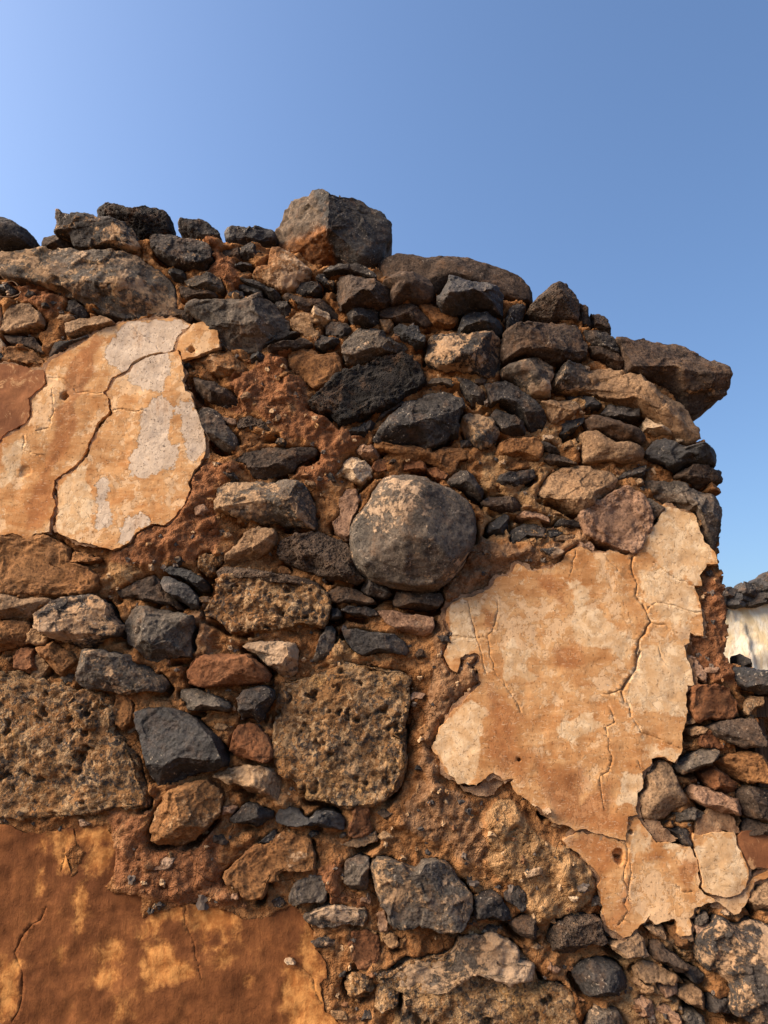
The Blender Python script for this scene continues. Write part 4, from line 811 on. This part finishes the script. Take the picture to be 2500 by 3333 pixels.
cell = np.stack([(XX[:-1,:-1]+step/2).ravel(), ((ZZ[:-1,:-1]+ZZ[1:,:-1])/2).ravel()], 1)
rough_edge = fbm(np.stack([cell[:,0], 0*cell[:,0], cell[:,1]], 1)*22, 3)*.010
keepc = (signed_dist(SIL, cell)+rough_edge) < 0
gi = np.arange(nx*nz).reshape(nz, nx)
quad = np.stack([gi[:-1,:-1].ravel(), gi[:-1,1:].ravel(), gi[1:,1:].ravel(), gi[1:,:-1].ravel()], 1)[keepc]
# rim edges -> wrap back through the thickness of the wall
ed = np.concatenate([quad[:,[0,1]], quad[:,[1,2]], quad[:,[2,3]], quad[:,[3,0]]]); key = np.sort(ed, 1); kk = key[:,0]*(nx*nz)+key[:,1]
uq, inv, cnt = np.unique(kk, return_inverse=True, return_counts=True); rim = ed[cnt[inv] == 1]
rv = np.unique(rim); rmap = {a: i for i, a in enumerate(rv)}
verts = [base]; zone = [ZC]; faces = [quad]; prev = rv.copy(); off = len(base)
for yb in (.05, .11, .18, .26, .34, .42, .50):
    ring = base[rv].copy(); ring[:,1] = yb
    ring[:,[0,2]] += np.stack([fbm(ring*13+1, 3), fbm(ring*13+5, 3)], 1)*.022
    verts.append(ring); zone.append(ZC[rv]*0+np.array([0,0,0,1])); cur = np.arange(off, off+len(rv)); off += len(rv)
    a = np.array([rmap[x] for x in rim[:,0]]); b = np.array([rmap[x] for x in rim[:,1]])
    faces.append(np.stack([prev[b], prev[a], cur[a], cur[b]], 1)); prev = cur
V = np.concatenate(verts); F = np.concatenate(faces); ZA = np.concatenate(zone)
used, inv = np.unique(F, return_inverse=True)
me = mesh_from('mortar', V[used]-np.array([0,.25,0]), inv.reshape(F.shape)); color_attr(me, 'zone', ZA[used])
put('mortar', me, MORTAR, (0,.25,0), wall)
# plain back of the wall, a sheet following the same outline
cs = SIL; res = delaunay_2d_cdt([Vector(p) for p in cs], [], [list(range(len(cs)))], 1, 1e-5)
bv = np.array([(p.x, .505, p.y) for p in res[0]]); bf = np.array([f for f in res[2] if len(f) == 3])[:,::-1]
me = mesh_from('wall_back', bv-np.array([0,.25,0]), bf); color_attr(me, 'zone', np.tile([0,0,0,1.], (len(bv),1)))
put('wall_back', me, MORTAR, (0,.25,0), wall)

# ---------------------------------------------------------------- small wedges pushed into the joints
crng = np.random.RandomState(21); made = 0; taken = np.zeros((0,2)); din = signed_dist(SIL, G2[::7]); ok_ = np.nonzero((far > .010) & (far < .06) & ~coated & (G2[:,1] > .62) & (G2[:,1] < 2.95) & (np.abs(G2[:,0]) < 1.3))[0]
for g in crng.choice(ok_, 1500, replace=False):
    if made >= 80: break
    c0 = G2[g:g+1]; rr_ = crng.uniform(.008,.020)
    if far[g] < rr_*.6 or signed_dist(SIL, c0)[0] > -.05 or (len(taken) and np.hypot(*(taken-c0).T).min() < .06): continue
    n_ = crng.randint(4, 7); a = np.linspace(0, 6.28, n_, endpoint=False)+crng.uniform(-.4,.4,n_); asp = crng.uniform(1.1, 2.2); tl = crng.uniform(-.5,.4)
    q_ = np.stack([np.cos(a)*asp, np.sin(a)], 1)*rr_*crng.uniform(.7,1.15,(n_,1)); q_ = np.stack([q_[:,0]*math.cos(tl)-q_[:,1]*math.sin(tl), q_[:,0]*math.sin(tl)+q_[:,1]*math.cos(tl)], 1)+c0
    kd = ['dgr','blk','tan','och','pnk','brn','pal','gry','snd'][crng.choice(9, p=[.2,.10,.18,.14,.1,.1,.04,.08,.06])]
    v, f, loc = rock(q_, -H[g]+.002, .018, .03, kd, 'f' if crng.rand() < .7 else 's', 3000+made)
    o = put('stone_chip', mesh_from('stone_chip', v, f), MATS[kd], loc, wall); o.color = (crng.uniform(.1,.6), 0, 0, 1); taken = np.vstack([taken, c0]); made += 1

# ---------------------------------------------------------------- plaster coats
CR = [(w*(.52 if w < .004 else .85), d*(.5 if w < .004 else 1), densify(outline(s, -.05), .016, False)) for w, d, s in CRACKS]
CR = [(w, d, p+np.random.RandomState(k).uniform(-.0045,.0045,p.shape)) for k, (w, d, p) in enumerate(CR)]
HOLES = [("A: 492,1535", .014, .03), ("A: 1480,1190", .013, .03), ("E: 188,545", .020, .006), ("P: 605,180", .008, .03), ("P: 510,350", .016, .02), ("K: 1158,1240", .006, .02), ("P: 515,400", .013, .02)]
HOLES = [(outline(s, -.05)[0], r, d) for s, r, d in HOLES]
ST = [(ch, soft, outline(s, -.05)) for ch, soft, s in STAINS]
def grown(poly, k):
    """the same patch, broken off further out"""
    area = (poly[:,0]*np.roll(poly[:,1],-1)-np.roll(poly[:,0],-1)*poly[:,1]).sum(); t = np.roll(poly,-2,0)-np.roll(poly,2,0); t /= np.linalg.norm(t, axis=1)[:,None]+1e-9
    n = np.stack([t[:,1], -t[:,0]], 1)*(1 if area > 0 else -1); w = np.stack([poly[:,0]*11, np.full(len(poly), k*5.1), poly[:,1]*11], 1)
    g = poly+n*np.clip(.004+.020*fbm(w, 3), -.006, .017)[:,None]
    return g
tops = {}
LAYERS = [(k, a*.90, b*.75, c, False) for k, a, b, c in COATS] + [('render', a*.90-.008, .016, c, True) for k, a, b, c in COATS if k in ('lime','red')]
for k, (kind, out, thick, spec, under) in enumerate(LAYERS):
    rng = np.random.RandomState(40+k)
    poly = densify(outline(spec, -out), .006)
    if under: poly = densify(grown(densify(outline(spec, -out), .012), k), .006)
    w = np.stack([poly[:,0], np.full(len(poly), k*3.3), poly[:,1]], 1)
    poly = poly + np.stack([fbm(w*45, 4, .6), fbm(w*45+31, 4, .6)], 1)*(.0045 if kind != 'render' else .008)
    lo, hi = poly.min(0), poly.max(0); lo[1] = max(lo[1], .45); st = .0095
    gx_, gz_ = np.meshgrid(np.arange(lo[0], hi[0], st), np.arange(lo[1], hi[1], st)); gp = np.stack([gx_.ravel(), gz_.ravel()], 1)
    gp += rng.uniform(-.0028,.0028, gp.shape); gp = gp[signed_dist(poly, gp) < -.004]
    pts = [poly, gp]; edges = []; n0 = len(poly)+len(gp)
    for (wd, dp, path) in (() if under else CR):
        ok = signed_dist(poly, path) < -.004
        if ok.sum() < 2: continue
        dens = densify(path, .005, False); ok = signed_dist(poly, dens) < -.0035; tg = np.gradient(dens, axis=0); tg /= np.linalg.norm(tg, axis=1)[:,None]+1e-9; nn = np.stack([-tg[:,1], tg[:,0]], 1)
        wv = wd*np.clip(.25+2.2*np.abs(fbm(np.stack([dens[:,0]*14, dens[:,1]*0, dens[:,1]*14], 1), 2)), .25, 1.6)[:,None]
        for off_ in (-.75, 0, .75):
            pts.append((dens+nn*wv*off_)[ok])
    for c, r, dp in HOLES:
        a = np.linspace(0, 6.28, 19)[:-1]
        for rr in (.55, .8, 1.0, 1.2):
            hp = c+np.stack([np.cos(a), np.sin(a)], 1)*r*rr; hp = hp[signed_dist(poly, hp) < -.004]
            if len(hp): pts.append(hp)
    pts = np.concatenate(pts)
    res = delaunay_2d_cdt([Vector(p) for p in pts], [], [list(range(len(poly)))], 1, 1e-5)
    q = np.array([(p.x, p.y) for p in res[0]]); tri = np.array([f for f in res[2] if len(f) == 3])
    q3 = np.stack([q[:,0], np.zeros(len(q)), q[:,1]], 1); ed_ = np.maximum(-signed_dist(poly, q), 0)
    y = -out - fbm(q3*2.6+k*.0, 2)*.010 - fbm(q3*9, 4)*.0011 - fbm(q3*55, 3)*.0007
    if kind in ('lime','mudcoat','red'):                               # thin skins that have flaked off in steps
        fl = fbm(q3*16+5, 4, .6); y += smooth(.16,.19, fl)*.0010 + smooth(.40,.43, fl)*.0010
    if kind == 'mudcoat': y += -(ridge(q3*7, 3)-.6)*.004 - fbm(q3*22, 3)*.002
    if under: y = -out - fbm(q3*2.6, 2)*.010 - fbm(q3*9, 4)*.0016 - fbm(q3*34, 3)*.0028 + np.where(ed_ > .03, .006, 0)
    elif kind == 'render': y += -fbm(q3*40, 3)*.006 - (ridge(q3*60, 2)-.5)*.002
    for (wd, dp, path) in (() if under else CR):
        d = line_dist(path, q); wv = wd*np.clip(.25+2.2*np.abs(fbm(np.stack([q[:,0]*14, q[:,1]*0, q[:,1]*14], 1), 2)), .25, 1.6)
        y += smooth(wv*.75, 0, d)*dp*np.clip(wv/wd, .4, 1.2)
        # one lip of the crack stands a little proud
        y -= smooth(.012, .0, d)*.0012
    for c, r, dp in HOLES: y += smooth(r, r*.7, np.hypot(*(q-c).T)*(1+.3*fbm(q3*60,2)))*dp
    M = np.zeros((len(q), 4)); M[:,3] = 1
    for ch, soft, sp in ST:
        l2, h2 = sp.min(0)-.1, sp.max(0)+.1
        if (l2 > q.max(0)).any() or (h2 < q.min(0)).any(): continue
        d = signed_dist(sp, q)+fbm(q3*24, 3)*.010; M[:,ch] = np.maximum(M[:,ch], smooth(soft, -soft, d) if kind != 'mudcoat' else smooth(.035, -.035, d+.006))
    # back skin and broken edge
    e = np.concatenate([tri[:,[0,1]], tri[:,[1,2]], tri[:,[2,0]]]); ks = np.sort(e, 1); kq = ks[:,0]*len(q)+ks[:,1]
    _, iv, ct = np.unique(kq, return_inverse=True, return_counts=True); rim = e[ct[iv] == 1]; rv = np.unique(rim); mp = {a: i for i, a in enumerate(rv)}
    cen = q.mean(0); V3 = [np.stack([q[:,0], y, q[:,1]], 1)]; FF = [tri]; MM = [M]; prev = rv; base_n = len(q)
    for s_, inw in ((.0,0),(.25,.0015),(.6,.004),(1.0,.007)):
        ring = V3[0][rv].copy(); g = ring*70; ring[:,1] += thick*s_
        # broken edge falls back unevenly
        ring[:,0] += fbm(g+s_*9, 2)*.004*s_; ring[:,2] += fbm(g+s_*19, 2)*.004*s_ + inw*0
        V3.append(ring); MM.append(M[rv]); cur = np.arange(base_n, base_n+len(rv)); base_n += len(rv)
        if s_ == 0: prev = cur; continue                           # own corner for a crisp arris
        a = np.array([mp[x] for x in rim[:,0]]); b = np.array([mp[x] for x in rim[:,1]])
        FF.append(np.stack([prev[b], prev[a], cur[a]], 1)); FF.append(np.stack([prev[b], cur[a], cur[b]], 1)); prev = cur
    Vv = np.concatenate(V3); Fv = np.concatenate(FF)
    n = np.cross(Vv[Fv[0,1]]-Vv[Fv[0,0]], Vv[Fv[0,2]]-Vv[Fv[0,0]])
    if n[1] > 0: Fv = Fv[:,::-1]
    loc = np.array([cen[0], -out, cen[1]])
    me = mesh_from('plaster', Vv-loc, Fv); color_attr(me, 'mask', np.concatenate(MM))
    o = put(dict(lime='plaster_patch', red='plaster_patch', mudcoat='mud_plaster', render='render_patch')[kind], me, PLASTER[kind], loc, tops.get(spec, wall))
    if not under: tops[spec] = o

# ---------------------------------------------------------------- grit and chips stuck in the mortar
rng = np.random.RandomState(8); u1, f1 = ico(1); PV, PF, PC = [], [], []; n_ = 0
Hg = H.reshape(nz, nx)
for _ in range(2600):
    x, z = rng.uniform(-1.4, 1.5), rng.uniform(.6, 3.0)
    i = int((x-xs[0])/step); j = int(np.searchsorted(zs, z)); g = j*nx+i
    if inside[g] or coated[g] or signed_dist(SIL, np.array([[x,z]]))[0] > -.02: continue
    r = rng.uniform(.003,.008)*(1.7 if rng.rand() < .12 else 1)
    v = u1*(1+.35*rng.normal(size=(len(u1),1)))*r*rng.uniform(.6,1.3,3)+np.array([x, -H[g]-r*.15, z])
    PV.append(v); PF.append(f1+n_); n_ += len(u1)
    c = [(.30,.17,.08),(.42,.28,.16),(.07,.06,.055),(.20,.10,.05),(.14,.11,.09)][rng.randint(5)]
    PC.append(np.tile([*c,1.], (len(u1),1)))
N = Nodes('mortar_grit'); GRIT = N.done(N.attr('tint').outputs['Color'], .95, None, .1)
me = mesh_from('grit', np.concatenate(PV)-np.array([0,.25,0]), np.concatenate(PF), False); color_attr(me, 'tint', np.concatenate(PC))
o = put('grit', me, GRIT, (0,.25,0), wall); o['kind'] = 'stuff'

# ---------------------------------------------------------------- timber in the low opening at the right
def wood_mat():
    N = Nodes('weathered_wood'); v = N.n('NewGeometry').outputs['Position']
    g = N.noise(N.scalev(v, (1,1,.06)), 90, 6, .65, .5)
    return N.done(N.mix(N.ramp(g, .35, .65), (.030,.017,.010), (.11,.062,.035)), .85, N.bump(g, .006), .2)
WOOD = wood_mat()
def plank(name, x0, x1, z0, z1, y0, y1, seed):
    nx_, nz_ = 14, 40; a = []
    ring = [(x0,y0)]+[(x0+(x1-x0)*t, y0) for t in np.linspace(.08,.92,nx_)]+[(x1,y0),(x1,y1),(x0,y1)]
    for z in np.linspace(z0, z1, nz_):
        for (x,y) in ring: a.append((x,y,z))
    a = np.array(a); n = len(ring)
    a[:,1] += fbm(a*np.array([60,60,3])+seed, 3)*.004; a[:,0] += fbm(a*np.array([9,9,4])+seed, 2)*.006
    f = [(r*n+k, r*n+(k+1)%n, (r+1)*n+(k+1)%n, (r+1)*n+k) for r in range(nz_-1) for k in range(n)]
    c = len(a); a = np.concatenate([a, [a[:n].mean(0), a[-n:].mean(0)]])
    f += [(c, (k+1)%n, k, k) for k in range(n)] + [(c+1, (nz_-1)*n+k, (nz_-1)*n+(k+1)%n, (nz_-1)*n+(k+1)%n) for k in range(n)]
    me = bpy.data.meshes.new(name); me.from_pydata([tuple(p) for p in a-np.array([(x0+x1)/2,(y0+y1)/2,z0])], [], [tuple(dict.fromkeys(q)) for q in f]); me.validate(); me.update()
    return put(name, me, WOOD, ((x0+x1)/2,(y0+y1)/2,z0))
pA = outline("L: 1560,560 1720,1100", -.03); pB = outline("L: 1532,395 1760,555", -.05)
tag(plank('wooden_post', pA[0,0], pA[1,0], pA[1,1], pA[0,1]-.004, -.005, .10, 2.0), 'dark weathered upright wooden post set in the low wall at the right edge', 'post')
b = plank('wooden_beam', pB[0,0], pB[1,0], pB[1,1], pB[0,1], -.02, .10, 5.0); tag(b, 'short dark timber end lying on top of the upright wooden post', 'beam'); b['kind'] = 'thing'

# ---------------------------------------------------------------- a dry twig caught in the joint, upper left
def tube(path, radii, sides=6):
    p = np.array(path, float); t = np.gradient(p, axis=0); t /= np.linalg.norm(t, axis=1)[:,None]
    up = np.array([0,1.,0]); a = np.cross(t, up); a /= np.linalg.norm(a, axis=1)[:,None]+1e-9; b_ = np.cross(t, a); v = []; f = []
    for k in range(len(p)):
        for s_ in range(sides):
            g = 2*math.pi*s_/sides; v.append(p[k]+(a[k]*math.cos(g)+b_[k]*math.sin(g))*radii[k])
    for k in range(len(p)-1):
        for s_ in range(sides): f.append((k*sides+s_, k*sides+(s_+1)%sides, (k+1)*sides+(s_+1)%sides, (k+1)*sides+s_))
    return np.array(v), np.array(f)
def twig_mat():
    N = Nodes('dry_twig'); v = N.n('NewGeometry').outputs['Position']; return N.done(N.mix(N.noise(v, 120, 3), (.20,.12,.07), (.42,.28,.17)), .8, None, .2)
TW = twig_mat()
def px_path(pts, y0, y1):
    a = on_plane(np.array([(x*160/1659, 860+y_*160/1659) for x, y_ in pts], float), -.05); yy = np.linspace(y0, y1, len(a)); a = np.stack([a[:,0], yy, a[:,1]], 1)
    s = np.linspace(0, len(a)-1, len(a)*6); return np.stack([np.interp(s, np.arange(len(a)), a[:,k]) for k in range(3)], 1)
tw = bpy.data.objects.new('dry_twig', None); COL.objects.link(tw)
pa = px_path([(-300,1260),(0,1232),(200,1225),(370,1205),(470,1165),(560,1095),(630,1020),(665,930),(655,800),(670,710),(720,660),(800,665)], -.085, -.02)
tw.location = pa[8]; tag(tw, 'thin dry curling twig caught in the mortar joint at the upper left', 'twig')
for nm, path, r in (('stem', pa, .0022), ('side_stem', px_path([(600,720),(540,650),(470,600),(400,590),(300,620),(190,690),(160,760),(210,840)], -.05, -.06), .0015)):
    v, f = tube(path, np.linspace(r, r*.55, len(path))); put(nm, mesh_from(nm, v-path[0], f), TW, path[0], tw)
for (x, y_) in ((400,1095),(430,1180),(270,800)):
    c = px_path([(x,y_),(x+60,y_+30)], -.08, -.085)[0]; u, f = ico(2); v = u*np.array([.007,.0025,.004]); v[:,1] += (v[:,0]**2)*40
    put('dry_leaf', mesh_from('dry_leaf', v, f), TW, c, tw)

# ---------------------------------------------------------------- the far plastered wall seen past the right end
fw = bpy.data.objects.new('plastered_wall', None); COL.objects.link(fw)
FY = 7.5
def fpx(pts): return on_plane(np.array(pts, float), FY)
top = fpx([(1700,2010),(2250,1990),(2345,1972),(2400,1962),(2440,1958),(2500,1960),(2700,1952),(3300,1940)])
fw.location = (top[:,0].mean(), FY, 0); tag(fw, 'distant cream plastered wall topped with dark stones beyond the right end', 'wall'); fw['kind'] = 'thing'
gx_ = np.linspace(top[0,0], top[-1,0], 220); tz = np.interp(gx_, top[:,0], top[:,1])
vv = np.linspace(0, 1, 90); A, B = np.meshgrid(gx_, vv); Zf = B*np.interp(A, top[:,0], top[:,1]); p = np.stack([A.ravel(), np.full(A.size, 0.), Zf.ravel()], 1)
p[:,1] = FY - fbm(p*1.2, 4)*.08 - smooth(.1,.16, fbm(p*np.array([2.2,1,.7])+3, 3))*.05
ii = np.arange(A.size).reshape(A.shape); q = np.stack([ii[:-1,:-1].ravel(), ii[:-1,1:].ravel(), ii[1:,1:].ravel(), ii[1:,:-1].ravel()], 1)
nb = len(p); pb = p.copy(); pb[:,1] = FY+.45; qb = q[:,::-1]+nb
rimi = np.concatenate([ii[0,:], ii[1:,-1], ii[-1,-2::-1], ii[-2:0:-1,0]]); rn = np.roll(rimi, -1); qs = np.stack([rn, rimi, rimi+nb, rn+nb], 1)
N = Nodes('cream_plaster'); v = N.n('NewGeometry').outputs['Position']; st_ = N.noise(N.scalev(v, (1,1,.40)), 3.4, 8, .68, .6); st2 = N.noise(N.scalev(v, (1,1,.6)), 11, 8, .7)
c = N.mix(N.ramp(st_, .40, .58), (.66,.52,.31), (.80,.74,.60)); c = N.mix(N.math('MULTIPLY', N.ramp(N.noise(N.scalev(v,(1,1,.15)), 1.7, 4, .5, .5), .56, .66), .8), c, (.42,.20,.085))
c = N.mix(N.math('MULTIPLY', N.ramp(st2, .58, .7), .6), c, (.50,.36,.19)); CREAM = N.done(c, .9, N.bump(st2, .03), .2)
put('plaster', mesh_from('plaster', np.concatenate([p, pb])-np.array(fw.location), np.concatenate([q, qb, qs])), CREAM, fw.location, fw)
FS = [(2290,1945,60,22),(2335,1960,40,26),(2365,1935,46,24),(2410,1945,42,26),(2440,1920,48,24),(2480,1945,44,24),(2475,1905,36,24),(2515,1885,40,30),(2520,1930,40,30),(2390,1965,40,18),(2330,1985,34,18),(2455,1962,40,16),(2560,1900,44,34),(2600,1930,50,30),(2230,1970,60,26),(2660,1915,60,34),(2150,1975,60,24),(2730,1920,60,34)]
for k, (x, y_, rx, ry) in enumerate(FS):
    a = np.linspace(0, 6.28, 10)[:-1]; r = np.random.RandomState(k).uniform(.8,1.15,9); poly = on_plane(np.stack([x+np.cos(a)*rx*r, y_+np.sin(a)*ry*r], 1), FY-.02)
    v, f, loc = rock(poly, FY-.02, .14, .2, 'dgr', 'f', 1500+k); f_ = f
    o = put('coping_stone', mesh_from('coping_stone', v, f_), MATS['blk' if k % 3 == 0 else 'dgr'], loc, fw); o.color = (.1, 0, 0, 1)
